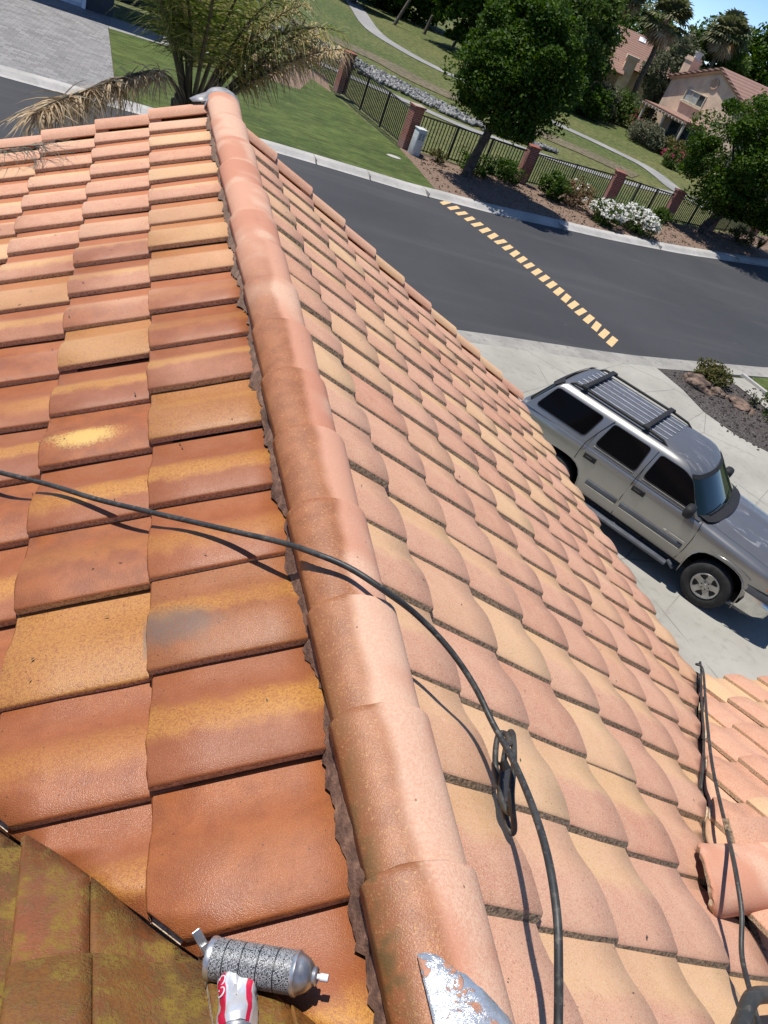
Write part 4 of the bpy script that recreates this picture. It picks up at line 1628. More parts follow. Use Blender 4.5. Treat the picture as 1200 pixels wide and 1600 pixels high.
# door shut-lines
def seam(name, pts, s):
    mm = MB()
    path = []
    for cx, z in pts:
        if z > 1.25:
            y = side_y(min(z, 1.70))
        else:
            h = section(cx)
            y = .99
            for (y0, z0), (y1, z1) in zip(h[2:9], h[3:10]):
                if z0 <= z <= z1:
                    y = y0 + (y1 - y0) * (z - z0) / (z1 - z0)
        path.append((X(cx), s * (y + .0005), z))
    mm.tube(path, .006, 5)
    mm.build(name, 'void', car)
for s in (-1, 1):
    seam('door_seam', [(1.52, 1.24), (1.50, 1.1), (1.49, .9), (1.50, .7), (1.54, .46)], s)
    seam('door_seam', [(2.66, 1.70), (2.69, 1.4), (2.70, 1.24), (2.71, 1.1), (2.73, .8), (2.72, .47)], s)
    seam('door_seam', [(3.48, 1.72), (3.60, 1.45), (3.67, 1.25), (3.69, 1.1), (3.70, .92)], s)
    # moulding in three lengths
    for a, b in ((1.555, 2.69), (2.75, 3.34)):
        mm = MB()
        mm.bbox(((X(a) + X(b)) / 2, s * 1.004, .70), (b - a, .024, .085), .009)
        o = mm.build('side_moulding', 'trim_grey', car, smooth=40)
        mm = MB()
        mm.box(((X(a) + X(b)) / 2, s * 1.012, .655), (b - a - .03, .012, .012))
        mm.build('moulding_strip', 'chrome', o)
    for cx in (2.56, 3.48):
        mm = MB()
        mm.bbox((X(cx), s * .997, 1.065), (.225, .020, .095), .03)
        o = mm.build('door_handle', 'trim_black', car, smooth=50)
        mm = MB()
        mm.bbox((X(cx) - .01, s * 1.012, 1.058), (.13, .022, .032), .01)
        mm.build('grip', 'trim_black', o, smooth=50)
    # running board
    mm = MB()
    mm.bbox((X(2.45), s * .99, .335), (1.72, .20, .055), .02)
    mm.bbox((X(1.53), s * .965, .355), (.16, .14, .05), .02, (0, .45, 0))
    mm.bbox((X(3.36), s * .965, .355), (.16, .14, .05), .02, (0, -.45, 0))
    mm.build('running_board', 'trim_grey', car, smooth=40)
    # badge strip
    if s < 0:
        mm = MB()
        mm.box((X(1.69), -1.001, .80), (.27, .006, .016))
        mm.box((X(1.90), -1.001, .80), (.05, .008, .030))
        mm.build('badge', 'chrome', car)
    # mirror
    mm = MB()
    mm.bbox((X(1.76), s * 1.08, 1.31), (.15, .27, .20), .06)
    mm.bbox((X(1.76), s * .95, 1.27), (.09, .10, .07), .02)
    o = mm.build('wing_mirror', 'trim_black', car, smooth=50)
    # roof rail
    mm = MB()
    y = s * .63
    mm.tube([(X(2.62), y, 1.785), (X(2.72), y, 1.832), (X(3.0), y, 1.850), (X(4.2), y, 1.850), (X(4.38), y, 1.838), (X(4.46), y, 1.79)], [.014, .022, .024, .024, .022, .014], 8)
    mm.build('roof_rail', 'trim_black', car, smooth=50)
    # lamps
    mm = MB()
    mm.bbox((X(.16), s * .80, .99), (.18, .26, .11), .03, (0, 0, s * -.32))
    mm.build('headlamp', 'lamp_clear', car, smooth=40)
    mm = MB()
    mm.bbox((X(.17), s * .81, .905), (.18, .27, .065), .02, (0, 0, s * -.32))
    mm.build('turn_signal', 'lamp_amber', car, smooth=40)
    mm = MB()
    mm.box((X(.16), s * .808, .942), (.185, .268, .012), (0, 0, s * -.32))
    mm.build('lamp_trim', 'chrome', car)
    mm = MB()
    mm.bbox((X(4.95), s * .86, 1.0), (.06, .12, .36), .02)
    mm.build('tail_lamp', 'lamp_red', car, smooth=40)
    # fender flare crease
    mm = MB()
    mm.tube([(X(1.18), s * .995, .93), (X(.9), s * 1.004, .955), (X(.6), s * .998, .93), (X(.48), s * .985, .90)], [.004, .014, .012, .004], 6)
    mm.build('fender_crease', 'paint', car, smooth=True)

# bumpers, grille
m = MB()
A = []
prof_b = [(.40, .02), (.60, .02), (.68, .0), (.70, -.06)]
rowsb = []
for (z, ox) in [(.40, .10), (.46, .02), (.60, .0), (.68, .03), (.71, .10)]:
    row = []
    for i in range(-12, 13):
        k = i / 12
        y = 1.0 * sin(k * pi / 2) * .985
        cx = ox + .10 * abs(k) ** 3 + (.36 * max(0, abs(k) - .8) / .2)
        row.append((X(cx - .06), y, z))
    rowsb.append(row)
for A, B in zip(rowsb, rowsb[1:]):
    m.strip(A, B)
o = m.build('front_bumper', 'chrome', car, smooth=60)
m = MB()
for (zz, oo) in ((.735, 0), ):
    rows = []
    for z, ox in [(.70, .015), (.72, -.005), (.79, .0), (.82, .04)]:
        row = []
        for i in range(-12, 13):
            k = i / 12
            y = .985 * sin(k * pi / 2)
            cx = ox + .10 * abs(k) ** 3 + (.40 * max(0, abs(k) - .8) / .2)
            row.append((X(cx - .055), y, z))
        rows.append(row)
    for A, B in zip(rows, rows[1:]):
        m.strip(A, B)
m.build('bumper_pad', 'trim_grey', o, smooth=60)
m = MB()
rows = []
for z, ox in [(.34, .22), (.38, .12), (.41, .11)]:
    row = []
    for i in range(-12, 13):
        k = i / 12
        row.append((X(ox + .1 * abs(k) ** 3 + (.36 * max(0, abs(k) - .8) / .2) - .05), .97 * sin(k * pi / 2), z))
    rows.append(row)
for A, B in zip(rows, rows[1:]):
    m.strip(A, B)
m.build('valance', 'trim_grey', o, smooth=60)
m = MB()
m.bbox((X(.03), 0, .93), (.06, 1.28, .20), .02)
o = m.build('grille', 'trim_black', car)
m = MB()
m.bbox((X(-.005), 0, .93), (.03, 1.28, .045), .01)
m.build('grille_bar', 'chrome', o)
m = MB()
m.bbox((X(4.99), 0, .62), (.16, 1.9, .24), .05)
m.build('rear_bumper', 'trim_grey', car, smooth=40)
m = MB()
m.box((X(2.45), 0, .40), (4.3, 1.5, .16))
m.build('underbody', 'void', car)

# roof rack: crossbars and bright strips
for cx in (3.05, 4.22):
    m = MB()
    m.bbox((X(cx), 0, 1.880), (.085, 1.30, .030), .012)
    o = m.build('cross_bar', 'trim_black', car, smooth=40)
    for s in (-1, 1):
        mm = MB()
        mm.bbox((X(cx), s * .635, 1.868), (.12, .085, .06), .02)
        mm.build('bar_foot', 'trim_black', o, smooth=40)
def roof_z(y):
    y = abs(y)
    return lerp_tab([(0, 1.829), (.25, 1.828), (.50, 1.815), (.66, 1.785)], y)
for y in (-.46, -.28, -.09, .09, .28, .46):
    m = MB()
    m.bbox((X(3.55), y, roof_z(y) + .008), (1.72, .022, .016), .006)
    m.build('roof_strip', 'rackstrip', car)

# wheels
def lathe_y(prof, n=36):
    # (radius, y) about the y axis
    mm = MB()
    vs = []
    for r, y in prof:
        for k in range(n):
            vs.append((r * cos(2 * pi * k / n), y, r * sin(2 * pi * k / n)))
    fs = []
    for i in range(len(prof) - 1):
        for k in range(n):
            fs.append((i * n + k, i * n + (k + 1) % n, (i + 1) * n + (k + 1) % n, (i + 1) * n + k))
    fs.append(tuple(range(n)))
    fs.append(tuple((len(prof) - 1) * n + k for k in range(n))[::-1])
    mm.add(vs, fs)
    return mm
wheel_tpl = None
def rim_mesh(s):
    mm = MB()
    # outer ring
    n = 40
    def ringf(r0, y0, r1, y1):
        a = [(r0 * cos(2 * pi * k / n), y0, r0 * sin(2 * pi * k / n)) for k in range(n)]
        b = [(r1 * cos(2 * pi * k / n), y1, r1 * sin(2 * pi * k / n)) for k in range(n)]
        mm.add(a + b, [(k, (k + 1) % n, n + (k + 1) % n, n + k) for k in range(n)])
    ringf(.222, s * .108, .213, s * .120)
    ringf(.213, s * .120, .190, s * .112)
    ringf(.190, s * .112, .178, s * .02)
    ringf(.10, s * .088, .085, s * .098)
    ringf(.085, s * .098, .035, s * .098)
    ringf(.035, s * .098, .030, s * .112)
    ringf(.030, s * .112, .0001, s * .114)
    # five broad spokes
    for i in range(5):
        a = 2 * pi * i / 5 + .3
        d = Vector((cos(a), 0, sin(a)))
        t = Vector((-sin(a), 0, cos(a)))
        pts = []
        for r, w, y in ((.088, .052, .096), (.14, .044, .098), (.196, .060, .108)):
            pts.append([d * r + t * w + Vector((0, s * y, 0)), d * r - t * w + Vector((0, s * y, 0)), d * r - t * w * 1.05 + Vector((0, s * (y - .05), 0)), d * r + t * w * 1.05 + Vector((0, s * (y - .05), 0))])
        for A, B in zip(pts, pts[1:]):
            mm.add(A + B, [(0, 1, 5, 4), (1, 2, 6, 5), (2, 3, 7, 6), (3, 0, 4, 7)])
    return mm
for cx in (.93, 3.93):
    for s in (-1, 1):
        w = lathe_y([(.20, -s * .12), (.335, -s * .125), (.372, -s * .11), (.385, -s * .07), (.387, 0), (.385, s * .07), (.372, s * .105), (.33, s * .122), (.262, s * .124), (.232, s * .112), (.22, s * .09)]).build('wheel', 'tyre', car, smooth=50)
        w.location = (X(cx), s * .885, .387)
        rim_mesh(s).build('rim', 'alloy', w, smooth=35)
        mm = lathe_y([(.185, s * .0), (.185, s * .03)])
        mm.build('brake_disc', 'void', w)
        mm = MB()
        for i in range(6):
            a = 2 * pi * i / 6
            mm.add([(.062 * cos(a) + .012 * cos(b), s * .0995, .062 * sin(a) + .012 * sin(b)) for b in [2 * pi * q / 8 for q in range(8)]], [tuple(range(8))])
        mm.build('lug_holes', 'void', w)
# ------------------------------------------------------------------ fence, posts, pedestal
def post(x, y, rz, h, label, shade=False):
    t = thing('brick_post', label, 'post', (x, y, .12), rz, 'brick posts of the iron fence')
    m = MB()
    m.box((0, 0, h / 2), (.42, .42, h))
    m.build('shaft', 'brick', t)
    m = MB()
    m.bbox((0, 0, h + .035), (.50, .50, .075), .012)
    m.build('cap', 'brick', t)
    return t
POSTS = [(9.02, 37.35, .25, 1.56, 'brick fence post farthest left, whitish at its foot beside the lawn'),
         (10.50, 30.95, .25, 1.50, 'brick fence post standing directly behind the pale utility pedestal'),
         (15.95, 31.55, -.03, 1.42, 'shaded brick fence post just right of the round street tree'),
         (21.3, 33.2, -.2, 1.36, 'brick fence post behind the white flowering bushes'),
         (25.1, 33.75, -.2, 1.36, 'brick fence post just left of the spreading tree trunk'),
         (28.5, 34.75, -.4, 1.36, 'brick fence post just right of the spreading tree trunk'),
         (33.6, 37.5, -.5, 1.40, 'brick fence post at the far right beside strappy plants')]
for a in POSTS:
    post(*a)

bar_me = None
def fence(a, b, h0, h1, label, panels):
    global bar_me
    A, B = Vector((a[0], a[1], .12)), Vector((b[0], b[1], .12))
    d = (B - A)
    L = d.length
    u = d.normalized()
    t = thing('iron_fence', label, 'fence', A, atan2(d.y, d.x), 'iron fence panels')
    if bar_me is None:
        m = MB()
        m.box((0, 0, .5), (.030, .030, 1.0))
        o = m.build('picket', 'iron')
        bar_me = o.data
        bpy.data.objects.remove(o)
    m = MB()
    def hh(s):
        return h0 + (h1 - h0) * s
    n = int(L / .14)
    for i in range(1, n):
        s = i / n
        o = bpy.data.objects.new('picket', bar_me)
        C.objects.link(o)
        o.parent = t
        o.location = (L * s, 0, .05)
        o.scale = (1, 1, hh(s) - .06)
    m = MB()
    for z in (-.03, .0):
        pass
    m.tube([(0, 0, h0), (L, 0, h1)], .028, 4)
    m.build('top_rail', 'iron', t)
    m = MB()
    m.tube([(0, 0, .10), (L, 0, .10)], .024, 4)
    m.build('bottom_rail', 'iron', t)
    for k in range(1, panels):
        m = MB()
        s = k / panels
        m.box((L * s, 0, hh(s) / 2 + .02), (.055, .055, hh(s) + .04))
        m.build('upright', 'iron', t)
    return t
fence((7.3, 43.2), (8.95, 37.6), 1.30, 1.30, 'black iron fence panel behind the yellowing palm frond', 2)
fence((9.08, 37.1), (10.44, 31.2), 1.34, 1.30, 'black iron fence panel between the two sunlit brick posts by the lawn', 3)
fence((10.75, 30.97), (15.7, 31.52), 1.28, 1.24, 'black iron fence panel partly hidden behind the round street tree', 3)
fence((16.2, 31.6), (21.05, 33.15), 1.22, 1.20, 'black iron fence panel behind the dark and rusty shrubs', 2)
fence((21.55, 33.25), (24.85, 33.7), 1.20, 1.16, 'black iron fence panel behind the right white flowering bush', 3)
fence((25.35, 33.8), (28.25, 34.68), 1.20, 1.20, 'black iron fence panel behind the spreading tree trunk', 2)
fence((28.75, 34.9), (33.35, 37.4), 1.20, 1.20, 'black iron fence panel at the far right', 3)

t = thing('utility_pedestal', 'pale green utility pedestal with louvred vents at the lawn corner', 'pedestal', (10.72, 30.35, .12), .25)
m = MB()
m.bbox((0, 0, .46), (.36, .36, .92), .02)
m.build('cabinet', 'white_metal', t, smooth=40)
m = MB()
m.bbox((0, 0, .935), (.40, .40, .05), .015)
m.build('lid', 'white_metal', t, smooth=40)
for i in range(5):
    for j in (-1, 1):
        m = MB()
        m.box((j * .07, -.182, .80 - .05 * i), (.10, .008, .022))
        m.build('louvre', 'iron', t)
m = MB()
m.lathe([(.18, 0), (.19, .02), (.17, .03)], 16)
lid = m.build('valve_cover', 'kerb', None)
lid.location = (9.55, 28.9, .135)
lid.scale = (1.5, .9, 1)
tag(lid, 'small white valve cover set flat in the lawn', 'valve cover')

# ------------------------------------------------------------------ leafy things
def leaf_quads(rs, cen, sz, asp=.55, up=.35):
    # cen: (n,3); returns rhombic leaves with random normals biased upward
    n = len(cen)
    nrm = rs.normal(size=(n, 3))
    nrm[:, 2] = np.abs(nrm[:, 2]) + up
    nrm /= np.linalg.norm(nrm, axis=1)[:, None]
    t = rs.normal(size=(n, 3))
    t -= nrm * (t * nrm).sum(1)[:, None]
    t /= np.linalg.norm(t, axis=1)[:, None]
    b = np.cross(nrm, t)
    s = sz * rs.uniform(.6, 1.35, size=(n, 1))
    return np.stack([cen - t * s, cen + b * s * asp + t * s * .1, cen + t * s, cen - b * s * asp + t * s * .1], axis=1)

def clump_points(rs, radii, nclump, per, crad, shell=.72, flat=1.0, zmin=None):
    d = rs.normal(size=(nclump, 3))
    d /= np.linalg.norm(d, axis=1)[:, None]
    r = shell + (1 - shell) * rs.random((nclump, 1)) ** .6
    inner = rs.random((nclump, 1)) < .22
    r = np.where(inner, r * .6, r)
    cc = d * r * np.array(radii)
    cr = crad * rs.uniform(.4, 1.35, size=(nclump, 1))
    pts = []
    for i in range(nclump):
        q = rs.normal(size=(per, 3))
        q /= np.linalg.norm(q, axis=1)[:, None]
        q *= rs.random((per, 1)) ** .33 * cr[i]
        q[:, 2] *= flat
        pts.append(cc[i] + q)
    p = np.concatenate(pts)
    return p

def tree(name, label, base, cc, radii, nclump, per, crad, leaf, mat, group=None, trunk_r=.14, seed=1, limbs=7, cat='tree', z0=.1, flat=.75, bark='bark'):
    rs = np.random.default_rng(seed)
    t = thing(name, label, cat, (base[0], base[1], z0), 0, group)
    off = np.array([cc[0] - base[0], cc[1] - base[1], cc[2] - z0])
    p = clump_points(rs, radii, nclump, per, crad, .70, flat)
    # trim what would hang below the skirt
    keep = p[:, 2] > -radii[2] * .92
    q = leaf_quads(rs, p[keep] + off, leaf)
    quads_mesh('crown', q, mat, t)
    m = MB()
    R = random.Random(seed)
    fork = Vector((off[0] * .55, off[1] * .55, max(.35, off[2] - radii[2] * .80)))
    m.tube(catmull([(0, 0, -.15), (off[0] * .1 + .03, off[1] * .1, fork.z * .4), tuple(fork)], 5), [trunk_r * (1.25 - .45 * i / 10) for i in range(11)], 9)
    for k in range(limbs):
        a = 2 * pi * k / limbs + R.uniform(-.3, .3)
        el = R.uniform(.35, 1.1)
        e = Vector((off[0] + radii[0] * .72 * cos(a) * cos(el), off[1] + radii[1] * .72 * sin(a) * cos(el), off[2] + radii[2] * .6 * sin(el) - .1))
        mid = fork.lerp(e, .45) + Vector((R.uniform(-.2, .2), R.uniform(-.2, .2), .25))
        m.tube(catmull([tuple(fork - Vector((0, 0, .1))), tuple(mid), tuple(e)], 4), [trunk_r * (.6 - .06 * i) for i in range(9)], 6)
    m.build('trunk', bark, t, smooth=True)
    return t

tree('street_tree', 'dense round dark green street tree by the kerb, left of the two', (12.72, 29.55), (12.9, 28.75, 4.1), (2.0, 1.95, 2.2), 110, 520, .72, .068, 'leaf_dark', 'street trees in the mulch bed', .17, 3, 8)
tree('street_tree', 'broad spreading dark green street tree at the right edge', (27.2, 33.6), (28.1, 32.7, 3.75), (4.0, 3.1, 2.75), 150, 420, .85, .080, 'leaf_dark', 'street trees in the mulch bed', .20, 8, 9)

BG = [
 ('large bushy green tree behind the round street tree, beyond the path', (31.5, 67), (31.4, 66, 4.6), (4.6, 4.2, 4.5), 130, 170, 1.15, .17, 'leaf_mid', 21),
 ('tall green tree right of the bushy tree, in front of the far roofs', (34.6, 71), (34.8, 70, 4.2), (3.2, 3.2, 4.4), 120, 140, .95, .17, 'leaf_mid', 22),
 ('tall dark tree at the top edge above the round street tree', (27.5, 74), (27.4, 73, 5.0), (4.8, 4.0, 4.6), 190, 85, 1.0, .24, 'leaf_dark', 23),
 ('wide dark tree at the top edge behind the wooden stumps', (24.0, 88), (24.0, 87, 3.2), (6.0, 4.5, 3.6), 200, 85, 1.1, .26, 'leaf_dark', 24),
 ('shady tree on the far meadow at the top edge', (18.3, 80), (18.4, 80, 2.6), (2.6, 2.6, 1.9), 110, 90, .75, .2, 'leaf_dark', 25),
 ('grey green leafless looking tree between the dark crowns', (33.3, 78), (33.0, 77, 8.0), (3.6, 3.2, 4.0), 150, 60, .9, .16, 'leaf_grey', 26),
 ('grey green feathery tree behind the tan house chimney', (53.8, 84), (53.8, 84, 4.2), (2.8, 2.6, 3.6), 120, 110, .8, .15, 'leaf_grey', 27),
 ('green tree behind the tan house gable, under the far palm', (60.5, 88), (60.5, 88, 6.2), (4.0, 3.6, 4.4), 170, 80, 1.0, .24, 'leaf_mid', 28),
 ('dark green tree against the sky at the right edge', (71.5, 93), (71.5, 93, 7.4), (5.4, 4.5, 4.6), 220, 85, 1.1, .26, 'leaf_dark', 29),
 ('distant dark tree behind the pink tiled roof', (56, 112), (56, 112, 5.6), (6.0, 4, 4.2), 150, 80, 1.2, .3, 'leaf_dark', 30),
 ('distant tree on the skyline between the palms', (70, 122), (70, 122, 6.0), (6.5, 4, 4.4), 150, 80, 1.3, .3, 'leaf_mid', 31),
 ('dark tree at the top edge behind the bushy tree', (38.0, 98), (38.0, 98, 6.5), (4.6, 4.2, 5.6), 150, 100, 1.2, .26, 'leaf_dark', 32),
]
for lb, b, c, r, nc, per, cr, lf, mt, sd in BG:
    tree('background_tree', lb, b, c, r, nc, per, cr, lf, mt, 'trees beyond the greenbelt path', .28, sd, 6, z0=-.03)

def shrub(label, x, y, r, h, mat, seed, leaf=.05, nclump=46, per=60, z0=.12, group=None, flower=None, nf=0, name='shrub', spiky=False):
    rs = np.random.default_rng(seed)
    t = thing(name, label, 'shrub', (x, y, z0), 0, group)
    p = clump_points(rs, (r, r, h * .55), nclump, per, r * .30, .6, .8)
    p[:, 2] += h * .5
    p = p[p[:, 2] > .01]
    quads_mesh('foliage', leaf_quads(rs, p, leaf), mat, t)
    m = MB()
    R = random.Random(seed)
    for k in range(6):
        a = 2 * pi * k / 6 + R.random()
        m.tube([(0, 0, -.03), (r * .3 * cos(a), r * .3 * sin(a), h * .4), (r * .6 * cos(a), r * .6 * sin(a), h * .75)], [.018, .012, .006], 5)
    m.build('stems', 'bark', t)
    if flower:
        d = rs.normal(size=(nf, 3))
        d[:, 2] = np.abs(d[:, 2]) * .9
        d /= np.linalg.norm(d, axis=1)[:, None]
        q = d * np.array((r, r, h * .55)) * rs.uniform(.92, 1.12, (nf, 1))
        q[:, 2] += h * .48
        pts = np.repeat(q, 7, axis=0) + rs.normal(size=(nf * 7, 3)) * .03
        quads_mesh('blossom', leaf_quads(rs, pts, .042, .8, 1.2), flower, t)
    return t
shrub('left of the two shrubs covered in white blossom by the kerb', 18.95, 29.05, .72, .85, 'leaf_mid', 41, .05, 50, 60, flower='flower_white', nf=210)
shrub('right of the two shrubs covered in white blossom by the kerb', 20.75, 29.55, .92, .90, 'leaf_mid', 42, .05, 60, 60, flower='flower_white', nf=300)
shrub('round dark shrub in the tree shade beside the shaded brick post', 16.9, 30.35, .62, .95, 'leaf_dark', 43, .05, 60, 60)
shrub('rusty brown leggy shrub left of the white blossom', 18.05, 30.25, .70, 1.0, 'leaf_rust', 44, .05, 50, 40, flower='flower_white', nf=14)
shrub('low dark shrub in deep shade under the round street tree', 13.4, 30.6, .8, .7, 'leaf_dark', 45, .05, 50, 50)
shrub('small green shrub at the foot of the utility pedestal', 11.7, 30.3, .36, .5, 'leaf_olive', 46, .04, 24, 40)
shrub('low dark shrub left of the shaded brick post', 15.0, 30.9, .7, .75, 'leaf_dark', 47, .05, 50, 50)
shrub('small rusty shrub between the two white blossom shrubs', 20.1, 30.9, .4, .6, 'leaf_rust', 48, .04, 26, 40)
shrub('dark shrub at the foot of the post left of the spreading trunk', 24.3, 33.0, .5, .55, 'leaf_dark', 49, .05, 34, 50)
shrub('brownish green shrub right of the spreading trunk', 30.0, 34.1, .75, .75, 'leaf_olive', 50, .05, 40, 50)
def strappy(label, x, y, h, seed, mat='leaf_olive'):
    rs = np.random.default_rng(seed)
    t = thing('strappy_plant', label, 'plant', (x, y, .12), 0, 'strappy leaved plants by the far right post')
    Q = []
    for i in range(90):
        a = rs.uniform(0, 2 * pi)
        l = h * rs.uniform(.6, 1.15)
        sp = rs.uniform(.25, .8)
        d = np.array((cos(a), sin(a), 0)); sdir = np.array((-sin(a), cos(a), 0)) * .018
        prev = np.array((0, 0, 0.0))
        for k in range(1, 4):
            s = k / 3
            p = d * l * sp * s * (.5 + .6 * s) + np.array((0, 0, l * (s - .45 * s * s * sp)))
            w0, w1 = 1 - (k - 1) / 3.2, 1 - k / 3.2
            Q.append([prev - sdir * w0, prev + sdir * w0, p + sdir * w1, p - sdir * w1])
            prev = p
    quads_mesh('leaf_tuft', np.array(Q), mat, t)
    return t
strappy('strappy green plant at the far right, nearer the spreading tree', 31.3, 34.0, 1.05, 61)
strappy('strappy green plant at the far right edge of the bed', 32.7, 34.6, 1.1, 62)
# patio and house-side planting across the greenbelt
shrub('dark rounded hedge shrub at the foot of the bushy tree across the path', 34.2, 62.5, 1.9, 2.4, 'leaf_dark', 71, .12, 80, 60, -.03)
shrub('grey green shrub across the path left of the tall palm', 37.0, 65.0, 1.6, 2.4, 'leaf_grey', 72, .10, 80, 60, -.03)
shrub('green hedge shrub at the base of the tall palm trunk', 39.6, 66.5, 1.9, 2.2, 'leaf_mid', 73, .12, 80, 60, -.03)
shrub('pale variegated shrub in front of the tan house patio', 38.2, 58.6, 1.7, 1.5, 'leaf_grey', 74, .09, 80, 60, -.03, flower='flower_pink', nf=6)
shrub('pale shrub right of the brick garden post by the patio', 40.0, 57.0, 1.4, 1.3, 'leaf_olive', 75, .09, 70, 60, -.03)
shrub('shrub with crimson flowers at the edge of the spreading tree', 36.8, 52.2, .9, 1.2, 'leaf_mid', 76, .08, 50, 60, -.03, flower='flower_pink', nf=60)
shrub('shrub with magenta flowers at the patio corner', 39.6, 62.4, 1.0, 2.2, 'leaf_olive', 77, .09, 60, 60, -.03, flower='flower_pink', nf=40)
shrub('dark hedge shrub in the corner beside the grey neighbour wall', 2.6, 37.2, 1.0, 1.5, 'leaf_dark', 78, .07, 70, 60)
shrub('dark green shrub along the neighbour walkway', 4.3, 37.6, 1.0, 1.2, 'leaf_dark', 79, .07, 60, 60)
# near right bed: boulders and shrubs
def boulder(label, x, y, s, seed):
    bm = bmesh.new()
    bmesh.ops.create_icosphere(bm, subdivisions=4, radius=1)
    for v in bm.verts:
        c = v.co.copy()
        k = 1 + .30 * mnoise.noise(c * 1.4 + Vector((seed, 0, 0))) + .10 * mnoise.noise(c * 4 + Vector((0, seed, 0))) + .045 * mnoise.noise(c * 11)
        v.co = Vector((c.x * s[0] * k, c.y * s[1] * k, max(-.3, c.z) * s[2] * k))
    me = bpy.data.meshes.new('boulder')
    bm.to_mesh(me)
    bm.free()
    me.materials.append(MATS['stone'])
    o = link('boulder', me, None, (x, y, .03))
    o.rotation_euler = (0, 0, seed)
    return tag(o, label, 'boulder', 'boulders in the gravel bed')
boulder('large brown lava boulder in the gravel bed beside the driveway', 14.95, 15.35, (.44, .30, .30), 2.0)
boulder('small brown boulder touching the large lava boulder', 15.45, 15.15, (.24, .2, .18), 3.0)
boulder('flat tan boulder in the gravel bed by the front walk', 16.0, 14.75, (.42, .30, .16), 5.0)
shrub('yellow green and purplish shrub behind the lava boulder', 15.75, 15.95, .50, .42, 'leaf_olive', 81, .035, 60, 70, .03)
shrub('small leafy shrub tip beside the front walk', 16.55, 14.95, .16, .34, 'leaf_grey', 84, .03, 16, 30, .03)
shrub('dense green shrub at the right edge above the gravel bed', 17.4, 14.1, .95, .85, 'leaf_mid', 82, .045, 90, 80, .03, flower='flower_pink', nf=4)
shrub('dark green shrub at the right edge in the gravel bed', 17.7, 12.9, .75, .8, 'leaf_mid', 85, .045, 80, 80, .03)
shrub('yellowing shrub at the right edge beside the driveway', 15.95, 11.75, .42, .45, 'leaf_olive', 83, .035, 46, 60, .03, flower=None)
# loose gravel pieces
random.seed(5)
m = MB()
for i in range(900):
    x, y = random.uniform(14.2, 18.5), random.uniform(10.5, 16.1)
    if x < 13.95 + max(0, (13.6 - y)) * .9 or y > 15.85 + (x - 14) * .15:
        continue
    r = random.uniform(.012, .05)
    rm = Euler((random.random() * 6, random.random() * 6, 0)).to_matrix()
    m.add([rm @ Vector((v.x * r * random.uniform(.7, 1.3), v.y * r, v.z * r * .7)) + Vector((x, y, .035)) for v in iv], ifc)
tag(m.build('loose_gravel', 'gravel', fix=False), 'loose grey stones scattered over the gravel bed', 'gravel', kind='stuff')
# leaf litter and bark chips in the far bed
m = MB()
for i in range(1600):
    x = random.uniform(10.6, 31)
    y = kt(x) + random.uniform(.05, 3.6)
    r = random.uniform(.02, .07)
    rm = Euler((random.random() * 6, random.random() * 6, random.random() * 6)).to_matrix()
    m.add([rm @ Vector((v.x * r, v.y * r * .6, v.z * r * .3)) + Vector((x, y, .14)) for v in iv], ifc)
tag(m.build('bark_chips', 'mulch', fix=False), 'bark chips scattered over the far mulch bed', 'mulch', kind='stuff')

# ------------------------------------------------------------------ palms
def frond(rs, p0, dirv, length, droop, nleaf, llen, mat_ratio=0.0, lw=.018, hang=.4, twist=0.0, curl=0.0):
    # feather frond: returns rachis path and leaflet quads
    d = Vector(dirv).normalized()
    path = []
    p = Vector(p0)
    N = 14
    for i in range(N + 1):
        path.append(p.copy())
        d = (d + Vector((curl * .06, 0, -droop / N * (.35 + 1.3 * i / N)))).normalized()
        p = p + d * (length / N)
    Q = []
    for i in range(nleaf):
        s = .34 + .66 * i / nleaf
        k = min(int(s * N), N - 1)
        tt = s * N - k
        b = path[k].lerp(path[k + 1], tt)
        t = (path[k + 1] - path[k]).normalized()
        side0 = t.cross(Vector((0, 0, 1)))
        if side0.length < .05:
            side0 = Vector((1, 0, 0))
        side0.normalize()
        upv = side0.cross(t).normalized()
        for sg in (-1, 1):
            l = llen * (.55 + .9 * math.sin(pi * min(1, (s - .1) * 1.02)) ** .7) * rs.uniform(.75, 1.15)
            ld = (side0 * sg * 1.0 + t * rs.uniform(.35, .8) + upv * rs.uniform(-.15, .55)).normalized()
            wv = (t - ld * t.dot(ld)).normalized() * lw * rs.uniform(.7, 1.2)
            prev = b.copy()
            for j in range(3):
                w0, w1 = (1 - j / 3.1), (1 - (j + 1) / 3.1)
                ld2 = (ld + Vector((0, 0, -hang * (j + .3) * rs.uniform(.6, 1.3)))).normalized()
                nx = prev + ld2 * (l / 3)
                Q.append([prev - wv * w0, prev + wv * w0, nx + wv * w1, nx - wv * w1])
                prev = nx
    return path, Q

rs = np.random.default_rng(77)
palm = thing('feather_palm', 'feather palm with a dead hanging frond rising behind the far roof end', 'palm tree', (.72, 8.6, 0))
m = MB()
tp = []
for i in range(26):
    z = 4.25 * i / 25
    tp.append((.02 * sin(i * .4), .02 * cos(i * .3), z))
m.tube(tp, [.17 + .012 * (i % 2) - .02 * i / 25 for i in range(26)], 12)
m.build('trunk', 'palm_bark', palm, smooth=True)
